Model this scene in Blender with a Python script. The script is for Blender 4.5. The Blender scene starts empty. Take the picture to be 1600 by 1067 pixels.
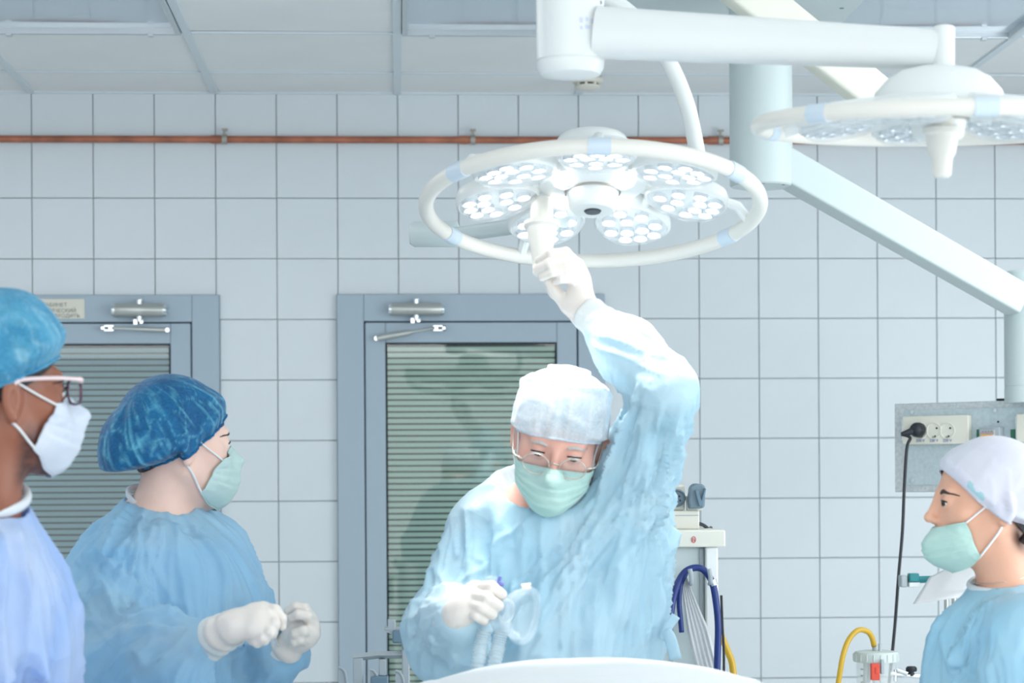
import bpy, math, random
import numpy as np
from mathutils import Vector, Matrix

random.seed(7)
SC = bpy.context.scene
COL = SC.collection
R = math.radians

# ------------------------------------------------------------------ camera, light, exposure
FPX = 3440.0                       # focal length in pixels of a 1600 wide frame
CAM = np.array([0.0, 0.0, 1.45])
YAW, ROLL = R(2.91), R(0.34)
_f = np.array([math.sin(YAW), math.cos(YAW), 0.0])
_r0 = np.array([math.cos(YAW), -math.sin(YAW), 0.0])
_u0 = np.array([0.0, 0.0, 1.0])
_r = _r0 * math.cos(ROLL) - _u0 * math.sin(ROLL)
_u = _u0 * math.cos(ROLL) + _r0 * math.sin(ROLL)

cd = bpy.data.cameras.new('camera'); cam = bpy.data.objects.new('camera', cd); COL.objects.link(cam)
cam.matrix_world = Matrix(((_r[0], _u[0], -_f[0], CAM[0]), (_r[1], _u[1], -_f[1], CAM[1]), (_r[2], _u[2], -_f[2], CAM[2]), (0, 0, 0, 1)))
cd.sensor_width = 36.0; cd.lens = FPX / 1600 * 36.0
cd.shift_y = (765 - 533.5) / 1600
cd.dof.use_dof = True; cd.dof.focus_distance = 4.8; cd.dof.aperture_fstop = 5.4
cd.clip_start = 0.05
SC.camera = cam

vs = SC.view_settings
vs.view_transform = 'Standard'; vs.look = 'None'; vs.gamma = 1.0; vs.use_curve_mapping = False
vs.exposure = 0.40
SC.display_settings.display_device = 'sRGB'
SC.cycles.transparent_max_bounces = 20

world = bpy.data.worlds.new('daylight'); SC.world = world; world.use_nodes = True
world.node_tree.nodes['Background'].inputs[0].default_value = (0.93, 0.97, 1.0, 1)
world.node_tree.nodes['Background'].inputs[1].default_value = 1.35

def area(name, loc, target, sx, sy, power, col):
    l = bpy.data.lights.new(name, 'AREA'); l.shape = 'RECTANGLE'; l.size = sx; l.size_y = sy
    l.energy = power; l.color = col
    o = bpy.data.objects.new(name, l); COL.objects.link(o); o.location = loc
    o.rotation_euler = (Vector(target) - Vector(loc)).to_track_quat('-Z', 'Y').to_euler()
    return o
area('ceiling_light_rear_left', (-1.9, 5.0, 2.70), (-1.9, 5.0, 0), 2.2, 1.4, 14, (1.0, 1.0, 0.985))
area('ceiling_light_rear_right', (2.45, 5.0, 2.70), (2.45, 5.0, 0), 1.8, 1.4, 12, (1.0, 1.0, 0.985))
area('ceiling_light_front', (0.0, 0.6, 2.70), (0.0, 1.6, 0), 5.0, 2.0, 46, (1.0, 1.0, 0.985))
area('window_light', (3.25, 3.3, 1.5), (-0.5, 4.9, 2.2), 2.6, 1.9, 42, (0.93, 0.98, 1.0))

LAMP_W = 7.5

def W(px, py, d):
    """world point seen at pixel (px, py) of the photograph, at depth d along the lens axis"""
    return CAM + d * (_f + (px - 800) / FPX * _r + (765 - py) / FPX * _u)
def WY(px, py, Y):
    g = _f + (px - 800) / FPX * _r + (765 - py) / FPX * _u
    return CAM + g * (Y / g[1])
def WZ(px, py, Z):
    g = _f + (px - 800) / FPX * _r + (765 - py) / FPX * _u
    return CAM + g * ((Z - CAM[2]) / g[2])

# ------------------------------------------------------------------ materials
def s2l(c):
    return tuple(((v / 255) / 12.92 if v / 255 <= 0.04045 else ((v / 255 + 0.055) / 1.055) ** 2.4) for v in c)
def newmat(name):
    m = bpy.data.materials.new(name); m.use_nodes = True
    nt = m.node_tree; return m, nt, nt.nodes['Principled BSDF']
def mat(name, rgb, rough=0.5, metal=0.0, var=0.0, vscale=6.0, bump=0.0, bscale=40.0, spec=0.5, sss=0.0, coat=0.0):
    m, nt, b = newmat(name)
    c = s2l(rgb)
    b.inputs['Base Color'].default_value = (*c, 1); b.inputs['Roughness'].default_value = rough
    b.inputs['Metallic'].default_value = metal; b.inputs['Specular IOR Level'].default_value = spec
    if coat: b.inputs['Coat Weight'].default_value = coat
    if sss:
        b.inputs['Subsurface Weight'].default_value = sss
        b.inputs['Subsurface Radius'].default_value = (0.012, 0.005, 0.003); b.inputs['Subsurface Scale'].default_value = 0.6
    if var or bump:
        tc = nt.nodes.new('ShaderNodeTexCoord')
    if var:
        n = nt.nodes.new('ShaderNodeTexNoise'); n.inputs['Scale'].default_value = vscale; n.inputs['Detail'].default_value = 5
        nt.links.new(tc.outputs['Object'], n.inputs['Vector'])
        r = nt.nodes.new('ShaderNodeValToRGB')
        r.color_ramp.elements[0].position = 0.3; r.color_ramp.elements[1].position = 0.7
        r.color_ramp.elements[0].color = (*[v * (1 - var) for v in c], 1); r.color_ramp.elements[1].color = (*[min(1, v * (1 + var * .6)) for v in c], 1)
        nt.links.new(n.outputs['Fac'], r.inputs['Fac']); nt.links.new(r.outputs['Color'], b.inputs['Base Color'])
    if bump:
        n2 = nt.nodes.new('ShaderNodeTexNoise'); n2.inputs['Scale'].default_value = bscale; n2.inputs['Detail'].default_value = 4
        nt.links.new(tc.outputs['Object'], n2.inputs['Vector'])
        bp = nt.nodes.new('ShaderNodeBump'); bp.inputs['Strength'].default_value = bump; bp.inputs['Distance'].default_value = 0.01
        nt.links.new(n2.outputs['Fac'], bp.inputs['Height']); nt.links.new(bp.outputs['Normal'], b.inputs['Normal'])
    return m
def emit(name, rgb, k):
    m, nt, b = newmat(name)
    b.inputs['Base Color'].default_value = (*s2l(rgb), 1)
    b.inputs['Emission Color'].default_value = (*s2l(rgb), 1); b.inputs['Emission Strength'].default_value = k
    return m
def glassy(name, rgb, clear=0.75, rough=0.05, ior=1.45):
    """thin clear sheet: see-through plus a mirror sheen that grows at grazing angles"""
    m, nt, b = newmat(name)
    out = nt.nodes['Material Output']
    t = nt.nodes.new('ShaderNodeBsdfTransparent'); t.inputs[0].default_value = (*s2l(rgb), 1)
    g = nt.nodes.new('ShaderNodeBsdfGlossy'); g.inputs['Roughness'].default_value = rough
    d = nt.nodes.new('ShaderNodeBsdfTranslucent' if clear > .84 and clear < .95 else 'ShaderNodeBsdfDiffuse'); d.inputs[0].default_value = (*s2l(rgb), 1)
    fr = nt.nodes.new('ShaderNodeFresnel'); fr.inputs[0].default_value = ior
    m1 = nt.nodes.new('ShaderNodeMixShader'); m1.inputs[0].default_value = clear
    nt.links.new(d.outputs[0], m1.inputs[1]); nt.links.new(t.outputs[0], m1.inputs[2])
    m2 = nt.nodes.new('ShaderNodeMixShader')
    nt.links.new(fr.outputs[0], m2.inputs[0]); nt.links.new(m1.outputs[0], m2.inputs[1]); nt.links.new(g.outputs[0], m2.inputs[2])
    nt.links.new(m2.outputs[0], out.inputs[0])
    return m
def softclear(name, rgb, clear=0.6, rough=0.15):
    """soft clear plastic: see-through with a milky, shiny skin"""
    m, nt, b = newmat(name)
    b.inputs['Base Color'].default_value = (*s2l(rgb), 1); b.inputs['Roughness'].default_value = rough
    t = nt.nodes.new('ShaderNodeBsdfTransparent'); x = nt.nodes.new('ShaderNodeMixShader'); x.inputs[0].default_value = clear
    nt.links.new(b.outputs[0], x.inputs[1]); nt.links.new(t.outputs[0], x.inputs[2]); nt.links.new(x.outputs[0], nt.nodes['Material Output'].inputs[0])
    return m
def fabric(name, rgb, rgb2=None, clear=0.12, trans=0.3, scale=9.0, fibre=0.0, rough=0.55, bump=0.25, bscale=30.0, sheen=0.2, ridged=False, crease_highlight=None):
    """thin non-woven cloth: diffuse, light shining through it, and partly see-through"""
    m, nt, b = newmat(name)
    out = nt.nodes['Material Output']; c1 = s2l(rgb); c2 = s2l(rgb2 or rgb)
    tc = nt.nodes.new('ShaderNodeTexCoord')
    n = nt.nodes.new('ShaderNodeTexNoise'); n.inputs['Scale'].default_value = scale; n.inputs['Detail'].default_value = 6
    n.inputs['Distortion'].default_value = 1.2
    nt.links.new(tc.outputs['Object'], n.inputs['Vector'])
    mx = nt.nodes.new('ShaderNodeMix'); mx.data_type = 'RGBA'
    mx.inputs[6].default_value = (*c1, 1); mx.inputs[7].default_value = (*c2, 1)
    mr = nt.nodes.new('ShaderNodeMapRange'); mr.inputs['From Min'].default_value = 0.35; mr.inputs['From Max'].default_value = 0.65
    nt.links.new(n.outputs['Fac'], mr.inputs['Value']); nt.links.new(mr.outputs[0], mx.inputs[0])
    cout = mx.outputs[2]
    if crease_highlight:                                     # bright crease highlights painted into the cloth colour, as if it lay double
        at = nt.nodes.new('ShaderNodeAttribute'); at.attribute_name = 'crease_highlight'
        mxl = nt.nodes.new('ShaderNodeMix'); mxl.data_type = 'RGBA'; mxl.inputs[7].default_value = (*s2l(crease_highlight), 1)
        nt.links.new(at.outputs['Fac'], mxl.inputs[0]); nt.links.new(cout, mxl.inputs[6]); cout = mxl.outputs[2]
    nt.links.new(cout, b.inputs['Base Color'])
    b.inputs['Roughness'].default_value = rough; b.inputs['Sheen Weight'].default_value = sheen
    b.inputs['Specular IOR Level'].default_value = 0.45
    n2 = nt.nodes.new('ShaderNodeTexNoise'); n2.inputs['Scale'].default_value = bscale; n2.inputs['Detail'].default_value = 5
    n2.inputs['Distortion'].default_value = 0.8
    if ridged: n2.noise_type = 'RIDGED_MULTIFRACTAL'; n2.inputs['Detail'].default_value = 3; n2.inputs['Distortion'].default_value = 0.4; n2.inputs['Gain'].default_value = 2.0; n2.inputs['Offset'].default_value = 1.0
    nt.links.new(tc.outputs['Object'], n2.inputs['Vector'])
    bp = nt.nodes.new('ShaderNodeBump'); bp.inputs['Strength'].default_value = bump; bp.inputs['Distance'].default_value = 0.008
    nt.links.new(n2.outputs['Fac'], bp.inputs['Height']); nt.links.new(bp.outputs['Normal'], b.inputs['Normal'])
    tl = nt.nodes.new('ShaderNodeBsdfTranslucent'); nt.links.new(cout, tl.inputs[0])
    m1 = nt.nodes.new('ShaderNodeMixShader'); m1.inputs[0].default_value = trans
    nt.links.new(b.outputs[0], m1.inputs[1]); nt.links.new(tl.outputs[0], m1.inputs[2])
    tp = nt.nodes.new('ShaderNodeBsdfTransparent'); tp.inputs[0].default_value = (*[min(1, v * 0.5 + 0.5) for v in c1], 1)
    m2 = nt.nodes.new('ShaderNodeMixShader'); m2.inputs[0].default_value = clear
    nt.links.new(m1.outputs[0], m2.inputs[1]); nt.links.new(tp.outputs[0], m2.inputs[2])
    if fibre:
        n3 = nt.nodes.new('ShaderNodeTexNoise'); n3.inputs['Scale'].default_value = 60; n3.inputs['Detail'].default_value = 8; n3.inputs['Distortion'].default_value = 3.0
        nt.links.new(tc.outputs['Object'], n3.inputs['Vector'])
        mr2 = nt.nodes.new('ShaderNodeMapRange'); mr2.inputs['From Min'].default_value = 0.35; mr2.inputs['From Max'].default_value = 0.7
        mr2.inputs['To Min'].default_value = min(1, clear + fibre); mr2.inputs['To Max'].default_value = max(0, clear - fibre)
        nt.links.new(n3.outputs['Fac'], mr2.inputs['Value']); nt.links.new(mr2.outputs[0], m2.inputs[0])
    nt.links.new(m2.outputs[0], out.inputs[0])
    return m
def skinmat(name, rgb, dark):
    """skin; the point attribute 'dark' carries stubble, brows and shaved hair"""
    m, nt, b = newmat(name)
    at = nt.nodes.new('ShaderNodeAttribute'); at.attribute_name = 'dark'
    tc = nt.nodes.new('ShaderNodeTexCoord')
    n = nt.nodes.new('ShaderNodeTexNoise'); n.inputs['Scale'].default_value = 22; n.inputs['Detail'].default_value = 5
    nt.links.new(tc.outputs['Object'], n.inputs['Vector'])
    c = s2l(rgb)
    mx0 = nt.nodes.new('ShaderNodeMix'); mx0.data_type = 'RGBA'
    mx0.inputs[6].default_value = (c[0] * .9, c[1] * .82, c[2] * .8, 1); mx0.inputs[7].default_value = (*[min(1, v * 1.06) for v in c], 1)
    nt.links.new(n.outputs['Fac'], mx0.inputs[0])
    mx = nt.nodes.new('ShaderNodeMix'); mx.data_type = 'RGBA'
    nt.links.new(at.outputs['Fac'], mx.inputs[0]); nt.links.new(mx0.outputs[2], mx.inputs[6]); mx.inputs[7].default_value = (*s2l(dark), 1)
    nt.links.new(mx.outputs[2], b.inputs['Base Color'])
    b.inputs['Roughness'].default_value = 0.48; b.inputs['Subsurface Weight'].default_value = 0.15
    b.inputs['Subsurface Radius'].default_value = (0.012, 0.005, 0.003); b.inputs['Subsurface Scale'].default_value = 0.5
    return m

M = {}
M['tile'] = mat('wall_tile_glaze', (214, 222, 227), 0.28, var=0.03, vscale=3)
M['grout'] = mat('grout', (196, 203, 207), 0.8)
M['ceil'] = mat('ceiling_tile', (236, 239, 239), 0.7, var=0.03, vscale=4)
M['bar'] = mat('ceiling_bar', (214, 224, 230), 0.45)
M['floor'] = mat('floor_vinyl', (226, 230, 230), 0.4, var=0.06, vscale=2)
M['acryl'] = mat('luminaire_acrylic', (182, 198, 210), 0.08, spec=0.6)
M['alu'] = mat('aluminium', (205, 212, 216), 0.3, metal=0.9)
M['chrome'] = mat('chrome', (225, 230, 232), 0.15, metal=1.0)
M['steel'] = mat('brushed_steel', (190, 193, 190), 0.34, metal=0.75, bump=0.05, bscale=60)
M['frame'] = mat('door_paint', (164, 181, 194), 0.45)
M['gap'] = mat('shadow_gap', (20, 40, 50), 0.8)
M['slat1'] = mat('slat_bluegrey_dim', (132, 174, 186), 0.5)  # duller colour painted in for the weaker reflected light on this door
M['slat2'] = mat('slat_green_lit', (188, 216, 204), 0.5)  # paler colour painted in for the brighter reflections on this door
M['pane'] = glassy('door_glass', (253, 255, 254), 0.985, 0.02, 1.5)
M['copper'] = mat('copper_pipe', (172, 108, 84), 0.45, metal=0.25, var=0.35, vscale=14)
M['clip'] = mat('zinc_clip', (170, 166, 158), 0.5, metal=0.6)
M['white'] = mat('lamp_enamel', (230, 234, 234), 0.32, coat=0.2)
M['white2'] = mat('pendant_enamel', (198, 211, 212), 0.38)
M['cream'] = mat('cream_enamel', (226, 226, 214), 0.4)
M['ringm'] = mat('lamp_ring_plastic', (230, 228, 221), 0.35)
M['blueband'] = mat('pale_blue_joint', (204, 219, 231), 0.4)
M['clear'] = softclear('clear_cover', (236, 242, 246), 0.72, 0.12)
M['reflector'] = mat('led_reflector', (222, 230, 236), 0.25, metal=0.25)
M['led'] = emit('led_lit', (255, 252, 248), 7.0)
M['dark'] = mat('dark_plastic', (36, 42, 48), 0.35)
M['black'] = mat('black_rubber', (26, 32, 40), 0.45)
M['lensdark'] = mat('camera_lens', (62, 66, 74), 0.1)
M['slate'] = mat('slate_plastic', (112, 134, 148), 0.4)
M['offwhite'] = mat('off_white_plastic', (222, 222, 212), 0.45)
M['ivory'] = mat('ivory_plastic', (224, 222, 210), 0.4)
M['galv'] = mat('galvanised_sheet', (200, 206, 208), 0.42, metal=0.35, var=0.16, vscale=120, bump=0.1, bscale=90)
M['galv2'] = mat('blue_grey_sheet', (192, 206, 211), 0.45, metal=0.25, var=0.1, vscale=110)
M['orange'] = mat('orange_switch', (240, 172, 60), 0.4)
M['green'] = mat('green_indicator', (46, 110, 84), 0.25)
M['ink'] = mat('grey_ink', (128, 130, 126), 0.7)
M['blueink'] = mat('blue_ink', (92, 116, 176), 0.7)
M['redink'] = mat('red_ink', (206, 92, 100), 0.6)
M['paper'] = mat('paper', (222, 220, 208), 0.75)
M['sheet'] = fabric('white_sheet', (236, 238, 240), None, 0.0, 0.3, bump=0.2, bscale=14)
M['navy'] = mat('navy_hose', (24, 50, 120), 0.35)
M['yellow'] = mat('yellow_hose', (200, 162, 44), 0.35)
M['red'] = mat('red_tag', (214, 74, 54), 0.45)
M['teal'] = mat('teal_plastic', (30, 128, 134), 0.35)
M['greyp'] = mat('grey_plastic', (168, 178, 184), 0.45)
M['greyd'] = mat('grey_blue_plastic', (104, 130, 148), 0.45)
M['purple'] = mat('violet_cap', (112, 116, 196), 0.3)
M['drape'] = fabric('surgical_drape_cloth', (244, 249, 252), (250, 252, 253), 0.0, 0.15, bump=0.15, bscale=10)
M['gownA'] = fabric('gown_blue_doctor', (184, 226, 244), (212, 238, 249), 0.10, 0.22, scale=3.0, bump=0.32, bscale=8, ridged=True)
M['gownB'] = fabric('gown_blue_left', (160, 214, 246), (186, 226, 249), 0.26, 0.22, scale=3.0, bump=0.32, bscale=8, ridged=True)
M['gownC'] = fabric('gown_blue_right', (166, 218, 242), (188, 228, 246), 0.08, 0.22, scale=3.0, bump=0.28, bscale=8, ridged=True)
M['gownD'] = fabric('gown_periwinkle', (170, 202, 250), (206, 224, 252), 0.08, 0.22, scale=4.0, bump=0.3, bscale=8, ridged=True)
M['cuff'] = fabric('knit_cuff', (234, 240, 240), None, 0.0, 0.2, bump=0.3, bscale=90)
M['collar'] = fabric('collar_binding', (232, 240, 246), None, 0.0, 0.2, bump=0.1)
M['glove'] = mat('latex_glove', (230, 223, 216), 0.42, sss=0.1, bump=0.08, bscale=50)
M['capblue'] = fabric('bouffant_teal', (8, 98, 154), (16, 122, 178), 0.14, 0.2, scale=14, fibre=0.14, bump=0.4, bscale=55, crease_highlight=(120, 212, 240))
M['capsky'] = fabric('bouffant_sky', (72, 164, 208), (112, 192, 224), 0.12, 0.3, scale=12, fibre=0.12, bump=0.4, bscale=45, crease_highlight=(160, 216, 238))
M['capdoc'] = fabric('surgeon_cap_cloth', (218, 234, 245), (230, 241, 248), 0.22, 0.3, scale=10, fibre=0.08, bump=0.3, bscale=40, crease_highlight=(244, 249, 252))
M['capwhite'] = fabric('white_cap_cloth', (226, 226, 240), (232, 234, 244), 0.0, 0.22, scale=8, bump=0.2, bscale=25)
M['mint'] = fabric('mask_mint', (200, 236, 228), (210, 240, 233), 0.0, 0.28, scale=12, bump=0.2, bscale=50)
M['mintpale'] = fabric('mask_pale', (208, 236, 232), (216, 240, 238), 0.0, 0.28, scale=12, bump=0.2, bscale=50)
M['maskwhite'] = fabric('mask_white', (222, 232, 246), (230, 238, 248), 0.0, 0.28, scale=12, bump=0.2, bscale=50)
M['loop'] = mat('ear_loop', (236, 240, 242), 0.7)
M['skinfair'] = skinmat('skin_fair', (238, 206, 192), (70, 52, 46))
M['skinwarm'] = skinmat('skin_warm', (226, 176, 150), (44, 32, 32))
M['skindoc'] = skinmat('skin_doctor', (226, 176, 160), (150, 140, 136))
M['skindark'] = skinmat('skin_dark', (146, 92, 70), (42, 32, 38))
M['hairdark'] = mat('hair_dark', (40, 34, 40), 0.55, bump=0.5, bscale=120)
M['hairblack'] = mat('hair_black', (24, 22, 28), 0.6, bump=0.5, bscale=120)
M['hairgrey'] = mat('hair_grey', (186, 182, 180), 0.6, bump=0.4, bscale=120)
M['eyewhite'] = mat('eye_white', (232, 230, 228), 0.15)
M['iris'] = mat('iris_brown', (72, 52, 42), 0.15)
M['pupil'] = mat('pupil_black', (14, 12, 14), 0.1)
M['brow'] = mat('brow_hair', (62, 46, 44), 0.7)
M['scrubw'] = mat('scrub_white', (226, 234, 240), 0.8)
M['scrubb'] = mat('scrub_blue', (168, 206, 230), 0.8)
M['trouser'] = mat('scrub_trousers', (120, 166, 190), 0.85)
M['shoe'] = mat('clog_white', (216, 220, 222), 0.5)
M['lens'] = glassy('spectacle_lens', (244, 248, 250), 0.92, 0.02, 1.55)
M['wire'] = mat('spectacle_wire', (200, 190, 180), 0.25, metal=0.9)
M['wirepink'] = mat('spectacle_temple', (226, 206, 208), 0.3)
M['plum'] = mat('spectacle_plum', (82, 50, 74), 0.3)
M['maskclear'] = softclear('clear_mask_plastic', (226, 240, 247), 0.80, 0.12)
M['hoseclear'] = softclear('clear_hose', (220, 234, 240), 0.55, 0.2)
M['jar'] = softclear('clear_jar', (228, 236, 236), 0.82, 0.1)
M['lid'] = mat('jar_lid', (196, 206, 204), 0.45)

# ------------------------------------------------------------------ mesh building
class MB:
    def __init__(s): s.v = []; s.f = []
    def add(s, v, f):
        k = len(s.v); s.v += [tuple(map(float, p)) for p in v]; s.f += [tuple(i + k for i in q) for q in f]; return s
    def box(s, lo, hi, Mx=None):
        (a, b, c), (d, e, g) = lo, hi
        v = [(a, b, c), (d, b, c), (d, e, c), (a, e, c), (a, b, g), (d, b, g), (d, e, g), (a, e, g)]
        if Mx is not None: v = [Mx @ Vector(p) for p in v]
        return s.add(v, [(0, 3, 2, 1), (4, 5, 6, 7), (0, 1, 5, 4), (1, 2, 6, 5), (2, 3, 7, 6), (3, 0, 4, 7)])
    def tube(s, pts, rad, n=12, closed=False, caps=True, flat=1.0, upref=None):
        P = [Vector(p) for p in pts]; m = len(P)
        rr = rad if isinstance(rad, (list, tuple)) else [rad] * m
        v = []; f = []
        up = Vector(upref) if upref else None
        for i in range(m):
            t = (P[(i + 1) % m] - P[i - 1]) if closed else (P[min(i + 1, m - 1)] - P[max(i - 1, 0)])
            t.normalize()
            if up is None or (upref is None and abs(up.dot(t)) > 0.999):
                up = Vector((0, 0, 1)) if abs(t.z) < 0.9 else Vector((1, 0, 0))
            a = (up - t * up.dot(t)); a.normalize()
            b = t.cross(a)
            if not upref: up = a
            for k in range(n):
                w = 2 * math.pi * k / n
                v.append(P[i] + a * (math.cos(w) * rr[i]) + b * (math.sin(w) * rr[i] * flat))
        for i in range(m if closed else m - 1):
            j = (i + 1) % m
            for k in range(n):
                l = (k + 1) % n
                f.append((i * n + k, i * n + l, j * n + l, j * n + k))
        if caps and not closed:
            f.append(tuple(range(n - 1, -1, -1))); f.append(tuple((m - 1) * n + k for k in range(n)))
        return s.add(v, f)
    def cyl(s, a, b, r1, r2=None, n=24): return s.tube([a, b], [r1, r1 if r2 is None else r2], n)
    def lathe(s, prof, Mx=None, n=40, sx=1.0, sy=1.0):
        """prof: (radius, z) from one end to the other; radius 0 closes the end"""
        v = []; f = []; ring = []
        for r, z in prof:
            if r < 1e-6: ring.append([len(v)]); v.append(Vector((0, 0, z)))
            else:
                ring.append(list(range(len(v), len(v) + n)))
                v += [Vector((r * sx * math.cos(2 * math.pi * k / n), r * sy * math.sin(2 * math.pi * k / n), z)) for k in range(n)]
        for A, B in zip(ring, ring[1:]):
            for k in range(n):
                l = (k + 1) % n
                if len(A) == 1 and len(B) == 1: continue
                if len(A) == 1: f.append((A[0], B[l], B[k]))
                elif len(B) == 1: f.append((A[k], A[l], B[0]))
                else: f.append((A[k], A[l], B[l], B[k]))
        if Mx is not None: v = [Mx @ p for p in v]
        return s.add(v, f)
    def prism(s, poly, h0, h1, Mx=None):
        n = len(poly)
        v = [Vector((x, y, h0)) for x, y in poly] + [Vector((x, y, h1)) for x, y in poly]
        if Mx is not None: v = [Mx @ p for p in v]
        f = [tuple(range(n - 1, -1, -1)), tuple(range(n, 2 * n))] + [(k, (k + 1) % n, n + (k + 1) % n, n + k) for k in range(n)]
        return s.add(v, f)
    def grid(s, G, thick=0.0, wrap=False):
        """G[i][j] points; a sheet, wrapped in j if asked"""
        a, b = len(G), len(G[0]); v = [p for row in G for p in row]; f = []
        for i in range(a - 1):
            for j in range(b if wrap else b - 1):
                k = (j + 1) % b
                f.append((i * b + j, i * b + k, (i + 1) * b + k, (i + 1) * b + j))
        return s.add(v, f)
    def mesh(s, name, origin=(0, 0, 0)):
        me = bpy.data.meshes.new(name); o = Vector(origin)
        me.from_pydata([Vector(p) - o for p in s.v], [], s.f); me.validate(); me.update()
        return me

def finish(me, mats, smooth=35):
    for m in (mats if isinstance(mats, (list, tuple)) else [mats]): me.materials.append(m)
    if smooth:
        me.polygons.foreach_set('use_smooth', [True] * len(me.polygons))
        if smooth < 180: me.set_sharp_from_angle(angle=R(smooth))
WL = {}                                       # world origin of every parent
def link(name, me, parent=None, origin=(0, 0, 0)):
    o = bpy.data.objects.new(name, me); COL.objects.link(o)
    if parent is not None: o.parent = parent; WL[o.name] = WL[parent.name]
    else: o.location = origin; WL[o.name] = Vector(origin)
    return o
def part(name, mb, m, parent, smooth=35, bevel=0.0, label=None, stuff=False, solid=0.0):
    me = mb.mesh(name, WL[parent.name]); finish(me, m, smooth)
    o = link(name, me, parent)
    if bevel:
        b = o.modifiers.new('bevel', 'BEVEL'); b.width = bevel; b.segments = 2; b.limit_method = 'ANGLE'; b.angle_limit = R(40)
    if solid:
        b = o.modifiers.new('solid', 'SOLIDIFY'); b.thickness = solid; b.offset = 0
    if label: o['label'] = label
    if stuff: o['kind'] = 'stuff'
    return o
def tag(o, label, cat, group=None):
    o['label'] = label; o['category'] = cat
    if group: o['group'] = group
    return o
def thing(name, loc, label, cat, group=None):
    o = bpy.data.objects.new(name, None); COL.objects.link(o); o.location = tuple(map(float, loc)); WL[o.name] = Vector(o.location)
    o.empty_display_size = 0.05
    return tag(o, label, cat, group)
def single(name, mb, m, label, cat, smooth=35, bevel=0.0, group=None, origin=None, solid=0.0):
    V = np.array(mb.v); og = origin if origin is not None else ((V[:, 0].min() + V[:, 0].max()) / 2, (V[:, 1].min() + V[:, 1].max()) / 2, V[:, 2].min())
    me = mb.mesh(name, og); finish(me, m, smooth); o = link(name, me, None, tuple(map(float, og)))
    if bevel:
        b = o.modifiers.new('bevel', 'BEVEL'); b.width = bevel; b.segments = 2; b.limit_method = 'ANGLE'; b.angle_limit = R(40)
    if solid:
        b = o.modifiers.new('solid', 'SOLIDIFY'); b.thickness = solid; b.offset = 0
    return tag(o, label, cat, group)
def struct(name, mb, m, smooth=35, parent=None, loc=(0, 0, 0)):
    me = mb.mesh(name, loc); finish(me, m, smooth); o = link(name, me, parent, loc); o['kind'] = 'structure'; return o
def text_mesh(txt, size, Mx, m, name, parent, align='LEFT'):
    cu = bpy.data.curves.new('lettering', 'FONT'); cu.body = txt; cu.size = size; cu.extrude = 0.0004; cu.align_x = align
    ob = bpy.data.objects.new('lettering', cu); COL.objects.link(ob)
    dg = bpy.context.evaluated_depsgraph_get(); me = bpy.data.meshes.new_from_object(ob.evaluated_get(dg))
    bpy.data.objects.remove(ob); bpy.data.curves.remove(cu)
    me.transform(Matrix.Translation(-WL[parent.name]) @ Mx); me.materials.clear(); me.materials.append(m)
    return link(name, me, parent)
def catmull(pts, n=8):
    P = [np.array(p, float) for p in pts]; P = [2 * P[0] - P[1]] + P + [2 * P[-1] - P[-2]]; out = []
    for i in range(1, len(P) - 2):
        for k in range(n):
            t = k / n; a, b, c, d = P[i - 1:i + 3]
            out.append(0.5 * (2 * b + (c - a) * t + (2 * a - 5 * b + 4 * c - d) * t * t + (3 * b - a - 3 * c + d) * t ** 3))
    out.append(P[-2]); return out
def frame_matrix(origin, x, z):
    z = Vector(z).normalized(); x = Vector(x); x = (x - z * x.dot(z)).normalized(); y = z.cross(x)
    return Matrix(((x.x, y.x, z.x, origin[0]), (x.y, y.y, z.y, origin[1]), (x.z, y.z, z.z, origin[2]), (0, 0, 0, 1)))

# ================================================================== THE ROOM
D = 7.30                                      # tiled wall
CEIL = float(WY(600, 147, D)[2])
TX0 = float(WY(433, 400, D)[0]); TZ0 = float(WY(600, 404.5, D)[2]); TS = 0.2
XL, XR = -3.4, 3.4

struct('floor', MB().box((XL, -1.0, -0.05), (XR, D + .02, 0)), M['floor'])
wall = struct('wall_back', MB().box((XL, D + 0.006, 0), (XR, D + 0.12, CEIL + 0.25)), M['grout'])
struct('wall_left', MB().box((XL - 0.1, -1.0, 0), (XL, D + .1, CEIL + .2)), M['tile'])
mbw = MB()
mbw.box((XR, -1.0, 0), (XR + .1, D + .1, 0.8)); mbw.box((XR, -1.0, 2.3), (XR + .1, D + .1, CEIL + .2))
mbw.box((XR, 4.9, 0.8), (XR + .1, D + .1, 2.3)); mbw.box((XR, -1.0, 0.8), (XR + .1, 1.2, 2.3))
struct('wall_right', mbw, M['tile'])

# doors: outer frame rectangles on the wall, read off the photograph
def door_rect(px0, px1, pytop):
    return float(WY(px0, 600, D)[0]), float(WY(px1, 600, D)[0]), float(WY((px0 + px1) / 2, pytop, D)[2])
d2 = door_rect(527, 944.5, 460.5)
d1 = door_rect(-72, 344, 462)

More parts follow.
